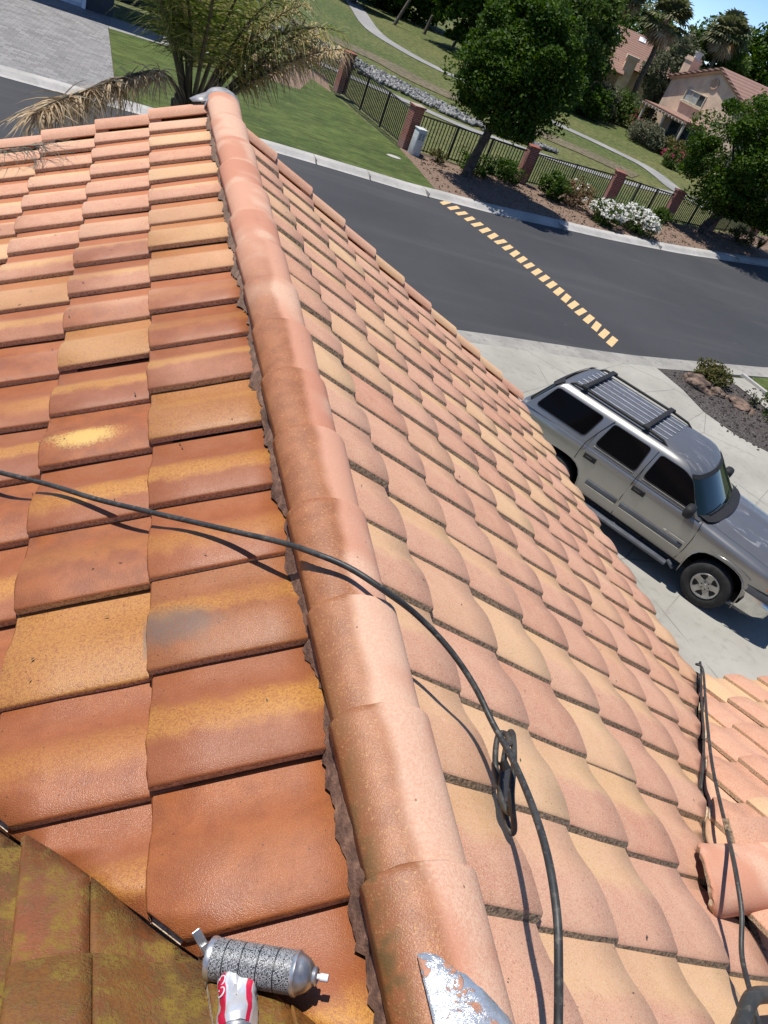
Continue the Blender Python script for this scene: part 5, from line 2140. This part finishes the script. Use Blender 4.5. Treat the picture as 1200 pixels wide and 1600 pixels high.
# crown shaft with old leaf bases
m = MB()
for i in range(14):
    a = i * 2.4
    z = 4.0 + .03 * i
    m.tube([(.11 * cos(a), .11 * sin(a), z - .12), (.17 * cos(a), .17 * sin(a), z + .12), (.20 * cos(a), .20 * sin(a), z + .22)], [.05, .04, .018], 6)
m.build('leaf_bases', 'petiole', palm, smooth=True)
R5 = random.Random(14)
FR = []
for i in range(13):
    a = i * 2.399 + R5.uniform(-.2, .2)
    el = radians(R5.uniform(70, 86)) if i % 3 else radians(R5.uniform(62, 72))
    dv = (cos(a) * cos(el), sin(a) * cos(el), sin(el))
    if dv[0] < -.33:
        dv = (-.30, dv[1], dv[2])
    FR.append((dv, R5.uniform(1.6, 2.0), R5.uniform(1.1, 1.7), 'palm_green', R5.uniform(.36, .46), R5.uniform(.35, .55)))
FR += [((.60, .10, 1.0), 1.6, .62, 'palm_yellow', .28, .55), ((.68, .25, 1.0), 1.65, .66, 'palm_yellow', .28, .6),
       ((.78, .12, 1.0), 1.72, .72, 'palm_yellow', .28, .7), ((.74, .0, 1.0), 1.66, .70, 'palm_dead', .26, .7),
       ((.82, .25, 1.05), 1.78, .80, 'palm_dead', .28, .8), ((-.18, -.06, 1.0), 1.6, 1.3, 'palm_yellow', .32, .5),
       ((.32, -.02, 1.0), 1.6, 1.2, 'palm_yellow', .34, .5)]
for dv, ln, dr, mt, ll, hg in FR:
    path, Q = frond(rs, (.04 * dv[0], .04 * dv[1], 4.30), dv, ln, dr, 56, ll, lw=.0105, hang=hg)
    m = MB()
    m.tube(path, [.026 * (1 - .88 * i / (len(path) - 1)) + .003 for i in range(len(path))], 6)
    fo = m.build('frond', 'petiole', palm, smooth=True)
    quads_mesh('leaflets', np.array([[tuple(v) for v in q] for q in Q]), mt, fo)
# the dead frond hanging out to the left, its tip lying over the rake
pts = catmull([(-.07, -.05, 4.42), (-.176, -.10, 4.622), (-.303, -.20, 4.725), (-.44, -.40, 4.755), (-.674, -.70, 4.697), (-.905, -1.10, 4.635), (-1.105, -1.60, 4.61), (-1.24, -2.02, 4.59)], 4)
Q = []
for i in range(190):
    s = .33 + .67 * i / 190
    k = min(int(s * (len(pts) - 1)), len(pts) - 2)
    b = pts[k].lerp(pts[k + 1], s * (len(pts) - 1) - k)
    t = (pts[k + 1] - pts[k]).normalized()
    for sg in (-1, 1):
        for rep in range(2 if s < .85 else 1):
            l = rs.uniform(.22, .46) * (.8 if s < .45 else 1)
            ld = (t * rs.uniform(.1, .9) + Vector((sg * rs.uniform(.1, .5), sg * rs.uniform(.0, .4), rs.uniform(-.4, .25)))).normalized()
            wv = t.cross(Vector((0, 1, 0)) if rep else Vector((0, 0, 1))).normalized() * rs.uniform(.006, .012)
            prev = b.copy()
            for j in range(4):
                ld = (ld + Vector((rs.uniform(-.14, .14), rs.uniform(-.14, .14), -.42 if s < .8 else -.20))).normalized()
                nx = prev + ld * (l / 4)
                w0, w1 = 1 - j / 4.1, 1 - (j + 1) / 4.1
                Q.append([prev - wv * w0, prev + wv * w0, nx + wv * w1, nx - wv * w1])
                prev = nx
m = MB()
m.tube(pts, [.020 * (1 - .85 * i / (len(pts) - 1)) + .003 for i in range(len(pts))], 6)
fo = m.build('dead_frond', 'petiole', palm, smooth=True)
fo['label'] = 'dry straw coloured frond drooping to the left'
quads_mesh('dead_leaflets', np.array([[tuple(v) for v in q] for q in Q]), 'palm_dead', fo)

def fan_palm(label, base, top, crown_r, seed, skirt=True, nleaf=60, tr=.22):
    rs = np.random.default_rng(seed)
    t = thing('fan_palm', label, 'palm tree', (base[0], base[1], -.03), 0, 'fan palms beyond the greenbelt')
    d = Vector((top[0] - base[0], top[1] - base[1], top[2]))
    m = MB()
    pth = [tuple(d * (i / 12) + Vector((.05 * sin(i), .05 * cos(i * 1.3), 0))) for i in range(13)]
    m.tube(pth, [tr * (1.25 - .4 * i / 12) for i in range(13)], 9)
    m.build('trunk', 'palm_bark', t, smooth=True)
    def fans(n, elo, ehi, r, mat, nm):
        Q = []
        for i in range(n):
            a = rs.uniform(0, 2 * pi)
            el = rs.uniform(elo, ehi)
            dv = Vector((cos(a) * cos(el), sin(a) * cos(el), sin(el)))
            st = d + dv * .1
            hub = d + dv * r * rs.uniform(.42, .6) + Vector((0, 0, -.12 * r))
            sd = dv.cross(Vector((0, 0, 1))).normalized()
            up = sd.cross(dv).normalized()
            Q.append([st - sd * .02, st + sd * .02, hub + sd * .015, hub - sd * .015])
            for k in range(13):
                b = radians(-100 + 200 * k / 12)
                bd = (dv * cos(b) + sd * sin(b) + up * .15).normalized()
                l = r * .52 * rs.uniform(.8, 1.1)
                e1 = hub + bd * l * .6
                e2 = hub + bd * l + Vector((0, 0, -.28 * l))
                w = up.cross(bd).normalized() * r * .045
                Q.append([hub - w * .3, hub + w * .3, e1 + w, e1 - w])
                Q.append([e1 - w, e1 + w, e2 + w * .15, e2 - w * .15])
        quads_mesh(nm, np.array([[tuple(v) for v in q] for q in Q]), mat, t)
    fans(nleaf, -.5, 1.45, crown_r, 'fan_green', 'crown')
    if skirt:
        fans(int(nleaf * .6), -1.45, -.6, crown_r * .8, 'palm_dead', 'dead_skirt')
    return t
fan_palm('tall leaning fan palm whose trunk stands left of the tan house patio', (42.4, 70), (42.1, 70, 8.35), 2.5, 91)
fan_palm('fan palm with a shaggy skirt cut by the top edge, left of the tall one', (40.0, 75.5), (40.4, 75, 9.4), 2.6, 92)
fan_palm('distant fan palm standing behind the tan house roof', (58.0, 85), (58.7, 85, 9.6), 2.7, 93)

# ------------------------------------------------------------------ far buildings
def quad_slab(m, P, thick=.12):
    P = [Vector(p) for p in P]
    nrm = (P[1] - P[0]).cross(P[2] - P[0]).normalized()
    if nrm.z < 0:
        nrm = -nrm
    lo = [p - nrm * thick for p in P]
    n = len(P)
    m.add(P + lo, [tuple(range(n)), tuple(range(n, 2 * n))[::-1]] + [(k, (k + 1) % n, n + (k + 1) % n, n + k) for k in range(n)])

# tan two-storey house. local x runs along the gable wall to the right, -y towards the viewer, z up
H1 = thing('tan_house', 'two storey tan stucco house with gable, chimney and patio cover', 'house', (41.76, 60.9, -.03), atan2(-.970, .2425))
HWD, EV, PKX, PKZ = 4.4, 4.75, 1.57, 6.5
xl, xr_ = PKX - HWD, PKX + HWD
m = MB()
m.add([(xl, 0, 0), (xr_, 0, 0), (xr_, 0, EV), (PKX, 0, PKZ), (xl, 0, EV), (xl, 9, 0), (xr_, 9, 0), (xr_, 9, EV), (PKX, 9, PKZ), (xl, 9, EV)],
      [(0, 1, 2, 3, 4), (5, 9, 8, 7, 6), (0, 4, 9, 5), (1, 6, 7, 2)])
m.build('wall', 'stucco', H1)
m = MB()
sl1 = (PKZ - EV) / HWD
quad_slab(m, [(xl - .45, -.35, EV - .45 * sl1 + .15), (PKX, -.35, PKZ + .15), (PKX, 9.3, PKZ + .15), (xl - .45, 9.3, EV - .45 * sl1 + .15)], .16)
quad_slab(m, [(PKX, -.35, PKZ + .152), (xr_ + .45, -.35, EV - .45 * sl1 + .152), (xr_ + .45, 9.3, EV - .45 * sl1 + .152), (PKX, 9.3, PKZ + .152)], .16)
roof1 = m.build('roof', 'far_roof', H1)
m = MB()
for s in (-1, 1):
    a = Vector((PKX, -.12, PKZ - .08))
    b = Vector((PKX + s * (HWD + .1), -.12, EV - .1))
    m.tube([a, b], .15, 4)
m.build('rake_trim', 'stucco_trim', H1)
m = MB()
m.box((-2.45, .9, 5.5), (.80, 1.0, 2.0))
m.box((-2.45, .9, 6.25), (.92, 1.12, .16))
m.build('chimney', 'stucco', roof1)
m = MB()
m.lathe([(.28, 0), (.28, .5), (.36, .5), (.36, .6)], 12, Matrix.Translation((-2.25, .9, 6.33)))
m.build('chimney_cap', 'white_metal', roof1, smooth=40)
def window(par, x0, x1, z0, z1, y, mull=3):
    m = MB()
    m.box(((x0 + x1) / 2, y + .03, (z0 + z1) / 2), (x1 - x0, .03, z1 - z0))
    w = m.build('window', 'glass_far', par)
    m = MB()
    th = .07
    m.box(((x0 + x1) / 2, y - .02, z1), (x1 - x0 + .12, .10, th))
    m.box(((x0 + x1) / 2, y - .02, z0), (x1 - x0 + .12, .10, th))
    m.box((x0, y - .02, (z0 + z1) / 2), (th, .10, z1 - z0 - .08))
    m.box((x1, y - .02, (z0 + z1) / 2), (th, .10, z1 - z0 - .08))
    for k in range(1, mull):
        m.box((x0 + (x1 - x0) * k / mull, y + .002, (z0 + z1) / 2), (.05, .05, z1 - z0 - .08))
    m.build('frame', 'cream', w)
    m = MB()
    m.box(((x0 + x1) / 2, y - .06, z0 - .12), (x1 - x0 + .3, .22, .12))
    m.build('sill', 'cream', w)
    for k in range(mull):
        a = x0 + (x1 - x0) * (k + .08) / mull
        b = x0 + (x1 - x0) * (k + .92) / mull
        m = MB()
        m.box(((a + b) / 2, y + .010, (z0 + z1) / 2), (b - a, .008, (z1 - z0) * .9))
        m.build('pane', 'drape' if k < 2 else 'glass_far', w)
    return w
window(H1, -.77, 1.36, 3.67, 4.50, -.01)
m = MB()
m.lathe([(.40, 0), (.40, .06), (.30, .06), (.28, .03), (.001, .03)], 24, Matrix.Translation((1.48, -.03, 5.48)) @ Euler((pi / 2, 0, 0)).to_matrix().to_4x4(), cap=False)
m.build('gable_medallion', 'stucco_trim', H1, smooth=40)
# patio cover
m = MB()
m.box((.5, -1.3, 2.62), (5.0, 2.5, .10))
m.box((.5, -2.55, 2.50), (5.1, .12, .26))
pc = m.build('patio_roof', 'far_roof', H1)
for k in range(13):
    m = MB()
    m.box((-1.85 + .39 * k, -2.70, 2.46), (.09, .30, .16))
    m.build('rafter_tail', 'cream', pc)
for x in (-1.75, .6, 2.85):
    m = MB()
    m.box((x, -2.5, 1.22), (.14, .14, 2.4))
    m.build('patio_post', 'cream', H1)
m = MB()
m.box((1.0, -.02, 1.05), (3.6, .06, 2.1))
sd = m.build('patio_door', 'glass_far', H1)
for k in range(4):
    m = MB()
    m.box((-.75 + 1.18 * k, -.06, 1.05), (.09, .05, 2.1))
    m.build('door_frame', 'cream', sd)
# things on the patio
def pchair(lb, lx, ly):
    w = H1.matrix_basis @ Vector((lx, ly, 0))
    wl = Matrix.Translation(H1.location) @ Euler((0, 0, H1.rotation_euler[2])).to_matrix().to_4x4() @ Vector((lx, ly, 0))
    t = thing('patio_chair', lb, 'chair', (wl.x, wl.y, .0), random.random() * 3, 'patio chairs')
    m = MB()
    m.bbox((0, 0, .42), (.5, .5, .06), .02)
    m.build('seat', 'white_paint', t)
    m = MB()
    m.bbox((0, .24, .72), (.5, .06, .6), .02)
    m.build('backrest', 'white_paint', t)
    for a in (-.2, .2):
        for b in (-.2, .2):
            m = MB()
            m.box((a, b, .2), (.04, .04, .4))
            m.build('leg', 'white_paint', t)
pchair('white patio chair under the tan house patio cover, nearer the post', -.9, -1.6)
pchair('white patio chair under the tan house patio cover, nearer the glass door', .6, -1.4)
# brick garden wall and post by the patio
for x, y, lb in ((38.3, 60.4, 'leaning looking brick garden post beside the patio shrubs'), ):
    t = thing('garden_post', lb, 'post', (x, y, -.03), .3)
    m = MB()
    m.box((0, 0, .65), (.5, .5, 1.3))
    m.build('shaft', 'brick', t)
    m = MB()
    m.bbox((0, 0, 1.33), (.6, .6, .08), .01)
    m.build('cap', 'brick', t)

# pink tiled house farther back
H2 = thing('pink_roof_house', 'house with pinkish tiled roof and skylights behind the palms', 'house', (53.0, 91.5, -.03), -.42)
m = MB()
m.box((0, 2.0, 1.8), (8.8, 8.0, 3.6))
m.build('wall', 'stucco', H2)
m = MB()
quad_slab(m, [(-4.9, -2.6, 3.2), (4.9, -2.6, 3.2), (4.9, 2.0, 6.4), (-4.9, 2.0, 6.4)], .2)
quad_slab(m, [(-4.9, 2.0, 6.402), (4.9, 2.0, 6.402), (4.9, 6.6, 3.2), (-4.9, 6.6, 3.2)], .2)
r2_ = m.build('roof', 'far_roof', H2)
for x, y in ((-2.6, .9), (.4, 1.3)):
    m = MB()
    z = 3.2 + (y + 2.6) * 3.2 / 4.6
    m.box((x, y, z + .05), (.8, .7, .10), (atan2(3.2, 4.6), 0, 0))
    m.build('skylight', 'white_paint', r2_)
m = MB()
quad_slab(m, [(-5.6, -5.4, 2.5), (-.6, -5.4, 2.5), (-.6, -2.2, 4.3), (-5.6, -2.2, 4.3)], .2)
m.build('porch_roof', 'far_roof', H2)
m = MB()
m.box((-.3, -4.2, 2.0), (1.2, 1.2, 4.2))
m.box((-.3, -4.2, 4.2), (1.45, 1.45, .35))
m.build('chimney', 'stucco', H2)

# ------------------------------------------------------------------ neighbour across the street: garage front
H3 = thing('neighbour_garage', 'white panelled garage front with grey wall at the end of the paver drive', 'garage', (-.60, 36.62, .13), .05)
m = MB()
m.box((-3.4, .06, 1.15), (5.0, .08, 2.3))
gd = m.build('garage_door', 'door_paint', H3)
for i in range(8):
    for j in range(4):
        m = MB()
        m.bbox((-5.6 + .63 * i, .012, .32 + .55 * j), (.52, .03, .40), .012)
        m.build('door_panel', 'white_paint', gd)
m = MB()
m.box((-.85, .0, 1.25), (.14, .22, 2.5))
m.box((-3.4, .0, 2.42), (5.3, .22, .16))
m.build('door_trim', 'white_paint', H3)
m = MB()
m.box((-.30, .25, 2.0), (1.0, .5, 4.0))
m.box((-3.4, .4, 3.6), (6.0, .4, 2.2))
m.box((-6.9, .25, 2.0), (1.9, .5, 4.0))
m.build('wall', 'stucco_gray', H3)
m = MB()
quad_slab(m, [(-8.2, -.7, 4.4), (.6, -.7, 4.4), (.6, 5, 7.0), (-8.2, 5, 7.0)], .2)
m.build('roof', 'far_roof', H3)
m = MB()
m.box((2.6, 4.0, 2.2), (5.0, .3, 4.4))
m.build('side_wall', 'stucco_gray', H3)

# wooden stumps / leaning post on the far meadow
def stump(lb, x, y, h, lean):
    m = MB()
    m.tube([(0, 0, -.1), (lean * .5, 0, h * .5), (lean, .05, h)], [.16, .14, .13], 8)
    o = m.build('wooden_post', 'palm_bark', None, smooth=60, loc=(x, y, -.03))
    return tag(o, lb, 'post', 'wooden posts on the far meadow')
stump('leaning dark wooden post on the far meadow', 21.2, 75.5, 2.2, .7)
stump('pale short wooden post right of the leaning one on the far meadow', 24.6, 77.5, 1.6, .25)
stump('pale wooden post nearest the round street tree on the far meadow', 27.2, 76.5, 1.2, .2)
# ------------------------------------------------------------------ cables, cans and litter on the roof
main = [(-0.497, 2.384, 4.644), (-0.304, 2.223, 4.744), (-0.183, 2.117, 4.806), (-0.031, 1.999, 4.876), (0.096, 1.887, 4.936), (0.230, 1.774, 5.007), (0.341, 1.680, 5.068), (0.445, 1.587, 5.129), (0.536, 1.481, 5.202), (0.587, 1.379, 5.269), (0.662, 1.319, 5.287), (0.742, 1.257, 5.282), (0.852, 1.249, 5.216), (0.938, 1.181, 5.177), (1.000, 1.097, 5.140), (1.028, 0.998, 5.120), (1.023, 0.883, 5.148), (0.982, 0.736, 5.209), (0.937, 0.602, 5.257), (0.903, 0.487, 5.265), (0.882, 0.403, 5.240), (0.870, 0.338, 5.207), (0.843, 0.271, 5.195), (0.775, 0.177, 5.220)]
m = MB()
m.tube(catmull(main, 6), .0080, 10)
t = thing('black_cable', 'weathered black cable draped over the ridge from left to lower right', 'cable', (0, 0, 0))
m.build('jacket', 'cable', t, smooth=True)
coil = [(1.060, 0.955, 5.094), (1.099, 0.983, 5.063), (1.131, 1.040, 5.017), (1.114, 1.041, 5.006), (1.083, 0.969, 4.998), (1.065, 0.881, 4.999), (1.053, 0.790, 5.000), (1.057, 0.785, 5.015), (1.035, 0.830, 5.080), (1.070, 0.913, 5.089), (1.150, 1.035, 5.020), (1.153, 1.049, 4.999), (1.093, 0.948, 5.005), (1.051, 0.861, 5.016), (1.050, .815, 5.03), (1.052, .85, 5.06)]
m = MB()
m.tube(catmull(coil, 6), .0078, 10)
m.build('coiled_slack', 'cable', t, smooth=True)
m = MB()
m.box((1.072, .93, 5.045), (.018, .022, .016), (.3, .2, .4))
m.build('cable_tie', 'trim_black', t)

vc = [(4.199, 2.803, 3.347), (3.90, 2.62, 3.55), (3.868, 2.544, 3.597), (3.512, 2.178, 3.771), (3.149, 1.851, 3.978), (2.813, 1.515, 4.156), (2.625, 1.302, 4.256), (2.362, 1.050, 4.427), (2.135, .881, 4.595), (2.060, .795, 4.633), (2.02, .70, 4.620), (1.97, .60, 4.59), (1.899, 0.496, 4.622), (1.844, 0.415, 4.650), (1.782, 0.326, 4.682), (1.6, .05, 4.76)]
m = MB()
m.tube(catmull(vc, 6), .0075, 8)
o = m.build('grey_cable', 'cable', None, smooth=True)
tag(o, 'thin grey cable running up the right valley past the broken cap', 'cable')
m = MB()
m.tube(catmull([(4.10, 2.74, 3.42), (4.006, 2.667, 3.500), (3.436, 2.125, 3.790), (3.093, 1.789, 3.967), (2.80, 1.53, 4.12), (2.70, 1.40, 4.12)], 6), .006, 8)
o = m.build('valley_cable', 'cable', None, smooth=True)
tag(o, 'short dark cable lying in the valley left of the thin grey cable', 'cable')
m = MB()
hose = catmull([(1.62, .26, 4.72), (1.701, 0.363, 4.690), (1.795, 0.430, 4.660), (1.87, 0.475, 4.645), (1.97, 0.490, 4.60), (2.12, 0.500, 4.52), (2.3, .51, 4.44)], 6)
m.tube(hose, .022, 12)
o = m.build('black_hose', 'hose', None, smooth=True)
tag(o, 'thick black hose bending into the lower right corner', 'hose')

# ---- spray can
def mat_print():
    n = NT('printed_can_label')
    P = n.obj()
    s = n.sep(P)
    ang = n.math('ARCTAN2', s[1], s[0])
    # rows of tiny illegible print running along the can, blocked into columns
    row = n.math('MULTIPLY', ang, 17.0)
    rf = n.math('FRACT', row)
    line = n.math('MULTIPLY', n.step(rf, .22, .30), n.step(rf, .70, .80, 1.0, 0.0))
    cmb = n.t.nodes.new('ShaderNodeCombineXYZ')
    n.put(cmb.inputs[0], n.math('MULTIPLY', s[2], 520.0))
    n.put(cmb.inputs[1], n.math('MULTIPLY', n.math('FLOOR', row), 7.3))
    chars = n.step(n.noise(cmb.outputs[0], 1.0, 2.0, .7), .44, .50)
    colf = n.math('FRACT', n.math('MULTIPLY', s[2], 34.0))
    colm = n.math('MULTIPLY', n.step(colf, .03, .05), n.step(colf, .95, .97, 1.0, 0.0))
    k = n.math('MULTIPLY', n.math('MULTIPLY', line, chars), colm)
    sc = n.step(n.noise(P, 30, 4), .6, .66, 0, .5)
    c = n.mix(k, (.022, .023, .026), (.55, .56, .57))
    c = n.mix(sc, c, (.12, .12, .12))
    n.set(Base_Color=c, Roughness=.42, Metallic=.1)
    return n.m
MATS['can_print'] = mat_print()
MATS['can_metal'] = plain('bare_can_metal', (.55, .55, .55), .35, .85, .2, 30)
a, b = Vector((0.329, 0.542, 5.076)), Vector((0.462, 0.481, 5.138))
ax = (b - a).normalized()
t = bpy.data.objects.new('spray_can', None)
C.objects.link(t)
zx = ax
xx = Vector((0, 0, 1)).cross(zx).normalized()
yy = zx.cross(xx)
t.matrix_world = Matrix(((xx.x, yy.x, zx.x, a.x), (xx.y, yy.y, zx.y, a.y), (xx.z, yy.z, zx.z, a.z), (0, 0, 0, 1)))
tag(t, 'empty spray paint can with black printed label lying in the mossy valley', 'spray can')
m = MB()
m.lathe([(.0335, .004), (.0335, .148)], 40, cap=False)
m.build('body', 'can_print', t, smooth=40)
m = MB()
m.lathe([(.012, .004), (.028, .0), (.0345, -.002), (.0352, .003), (.034, .007)], 40)
m.build('base_rim', 'can_metal', t, smooth=50)
m = MB()
m.lathe([(.0335, .146), (.0352, .149), (.0352, .153), (.032, .155), (.030, .160), (.025, .170), (.017, .178), (.0145, .179), (.0150, .184), (.0125, .186), (.0125, .184), (.004, .184)], 40)
m.build('shoulder', 'can_metal', t, smooth=50)
m = MB()
m.lathe([(.0045, .180), (.0045, .190), (.0062, .191), (.0062, .203), (.0055, .2045)], 16)
m.build('nozzle', 'white_paint', t, smooth=50)

# ---- crushed drink can
def mat_soda():
    n = NT('drink_can_print')
    P = n.obj()
    s = n.sep(P)
    ang = n.math('ARCTAN2', s[1], s[0])
    wob = n.math('MULTIPLY_ADD', n.noise(P, 20, 2), .3, -.15)
    aa = n.math('ADD', ang, wob)
    st = n.math('MULTIPLY', n.step(aa, .95, 1.0), n.step(aa, 1.22, 1.27, 1, 0))
    st2 = n.math('MULTIPLY', n.step(aa, 2.45, 2.5), n.step(aa, 3.0, 3.05, 1, 0))
    k = n.math('MAXIMUM', st, st2)
    f = n.noise(P, 45, 5)
    c = n.mix(k, n.mix(f, (.60, .60, .61), (.80, .80, .80)), (.52, .012, .05))
    rust = n.step(n.noise(P, 60, 3), .68, .74, 0, .8)
    c = n.mix(rust, c, (.30, .10, .03))
    n.set(Base_Color=c, Metallic=n.step(k, 0, 1, .55, .2), Roughness=.38)
    return n.m
MATS['soda'] = mat_soda()
a, b = Vector((0.370, 0.512, 5.088)), Vector((0.350, 0.405, 5.122))
zx = (b - a).normalized()
xx = Vector((0, 0, 1)).cross(zx).normalized()
yy = zx.cross(xx)
t = bpy.data.objects.new('drink_can', None)
C.objects.link(t)
t.matrix_world = Matrix(((xx.x, yy.x, zx.x, a.x), (xx.y, yy.y, zx.y, a.y), (xx.z, yy.z, zx.z, a.z), (0, 0, 0, 1)))
tag(t, 'crumpled silver and red drink can beside the spray can', 'drink can')
m = MB()
pr = [(.012, .002), (.022, .0), (.0255, .003), (.029, .010), (.032, .02)] + [(.0325, .02 + .008 * i) for i in range(1, 9)] + [(.031, .094), (.027, .102), (.026, .104)]
NN = 48
vs = []
for r, z in pr:
    for k in range(NN):
        an = 2 * pi * k / NN
        q = Vector((cos(an), sin(an), z * 18))
        d = mnoise.noise(q * 1.3 + Vector((3, 1, 0))) * .25 + abs(mnoise.noise(q * 2.6)) * -.22
        if z < .006 or z > .1:
            d *= .25
        # big dent on the upper face
        dent = math.exp(-((an - 1.7) / .55) ** 2) * math.exp(-((z - .045) / .022) ** 2) * .42
        rr = r * (1 + d * .8 - dent)
        vs.append((rr * cos(an), rr * sin(an), z + .006 * mnoise.noise(q * .8)))
fs = []
for i in range(len(pr) - 1):
    for k in range(NN):
        fs.append((i * NN + k, i * NN + (k + 1) % NN, (i + 1) * NN + (k + 1) % NN, (i + 1) * NN + k))
fs.append(tuple(range(NN))[::-1])
m.add(vs, fs)
m.build('shell', 'soda', t, smooth=28)
m = MB()
m.lathe([(.0265, .102), (.0285, .106), (.0265, .109), (.0235, .105), (.0225, .103), (.0005, .1035)], 36)
lid = m.build('lid', 'can_metal', t, smooth=50)
m = MB()
m.bbox((.006, 0, .1065), (.024, .014, .002), .0008)
m.build('pull_tab', 'can_metal', lid)
# lettering fragments on the red band: curved white strokes
m = MB()
for zc_, sz in ((.030, .008), (.050, .0075)):
    pts = []
    for i in range(13):
        th = radians(40 + 280 * i / 12)
        an = 2.72 + (sz * cos(th)) / .033
        zz = zc_ + sz * sin(th)
        pts.append((.0338 * cos(an), .0338 * sin(an), zz))
    m.tube(pts, .0011, 5)
m.build('letter_strokes', 'white_paint', t)

m = MB()
m.bbox((0, 0, 0), (.060, .016, .004), .0015, (0, .2, 0))
m.bbox((.012, 0, .004), (.030, .012, .004), .0015, (0, .25, 0))
o = m.build('metal_clip', 'can_metal', None, loc=(.322, .572, 5.055))
o.rotation_euler = (.35, .2, -1.0)
tag(o, 'small grey metal strip tucked behind the spray can base', 'metal strip')

# ---- bits of leaf and twig blown over the tiles
random.seed(31)
m = MB()
for i in range(260):
    if random.random() < .62:
        x, y = random.uniform(.85, 3.7), random.uniform(.3, 5.6)
        nn_, base_ = nR, pz(x)
        if x - y > VRX - .05:
            continue
        aa_ = ((y - LIPY) / W) % 1.0
        vv = ((x - RX) / CP - .52) % .348
        hgt = (prof(aa_) * .74 + .007 - .035) - LIP * (1 - vv / .348) + .002
    else:
        x, y = random.uniform(-.5, .5), random.uniform(1.0, 5.6)
        nn_, base_ = nL, pz(x)
        aa_ = ((y - LIPY) / W) % 1.0
        vv = ((RX - x) / CP - .461) % .353
        hgt = (prof(aa_) - .035) - LIP * (1 - vv / .353) + .002
    p = Vector((x, y, base_)) + nn_ * hgt
    l, w_ = random.uniform(.003, .010), random.uniform(.0012, .0035)
    a_ = random.random() * pi
    t1 = nn_.cross(Vector((cos(a_), sin(a_), .2))).normalized()
    t2 = nn_.cross(t1)
    m.add([p - t1 * l, p + t2 * w_ + nn_ * .002, p + t1 * l + nn_ * .001, p - t2 * w_], [(0, 1, 2, 3)])
tag(m.build('roof_debris', 'bark', fix=False), 'tiny dry leaf and twig bits scattered over the tiles', 'debris', kind='stuff')

# ---- added dark strands drawing frond tips and their shadow on the far-left tiles
rs = np.random.default_rng(5)
tip = thing('frond_shadow_strands', 'added dark strands drawing frond tips and their shadow over the tiles at the far left', 'palm frond', (-1.15, 5.6, pz(-1.15)))
def onroof(x, y, up):
    return Vector((x + 1.15, y - 5.6, pz(x) - pz(-1.15) + up))
rach = [onroof(-1.28 + .95 * i / 10, 5.66 - .20 * i / 10, .05 + .03 * sin(i * .3)) for i in range(11)]
m = MB()
m.tube(rach, [.008 - .0006 * i for i in range(11)], 6)
m.build('rachis', 'petiole', tip, smooth=True)
Q = []
for i in range(90):
    s = rs.uniform(.15, 1.0)
    x0, y0 = -1.28 + .95 * s, 5.66 - .20 * s
    ang = rs.uniform(-1.5, -.1) if rs.random() < .7 else rs.uniform(.1, 1.0)
    ln = rs.uniform(.16, .36)
    bend = rs.uniform(-1.6, 1.6)
    prev = onroof(x0, y0, .06)
    w0 = rs.uniform(.0025, .0045)
    px_, py_ = x0, y0
    for j in range(5):
        a_ = ang + bend * j / 5
        px_ += cos(a_) * ln / 5
        py_ += sin(a_) * ln / 5
        nx = onroof(px_, py_, max(.008, .06 - .014 * j + rs.uniform(-.006, .012)))
        wv = Vector((-sin(a_), cos(a_), .3)) * w0 * (1 - j / 6)
        Q.append([tuple(prev - wv), tuple(prev + wv), tuple(nx + wv * .8), tuple(nx - wv * .8)])
        prev = nx
quads_mesh('leaflets', np.array(Q), 'petiole', tip)
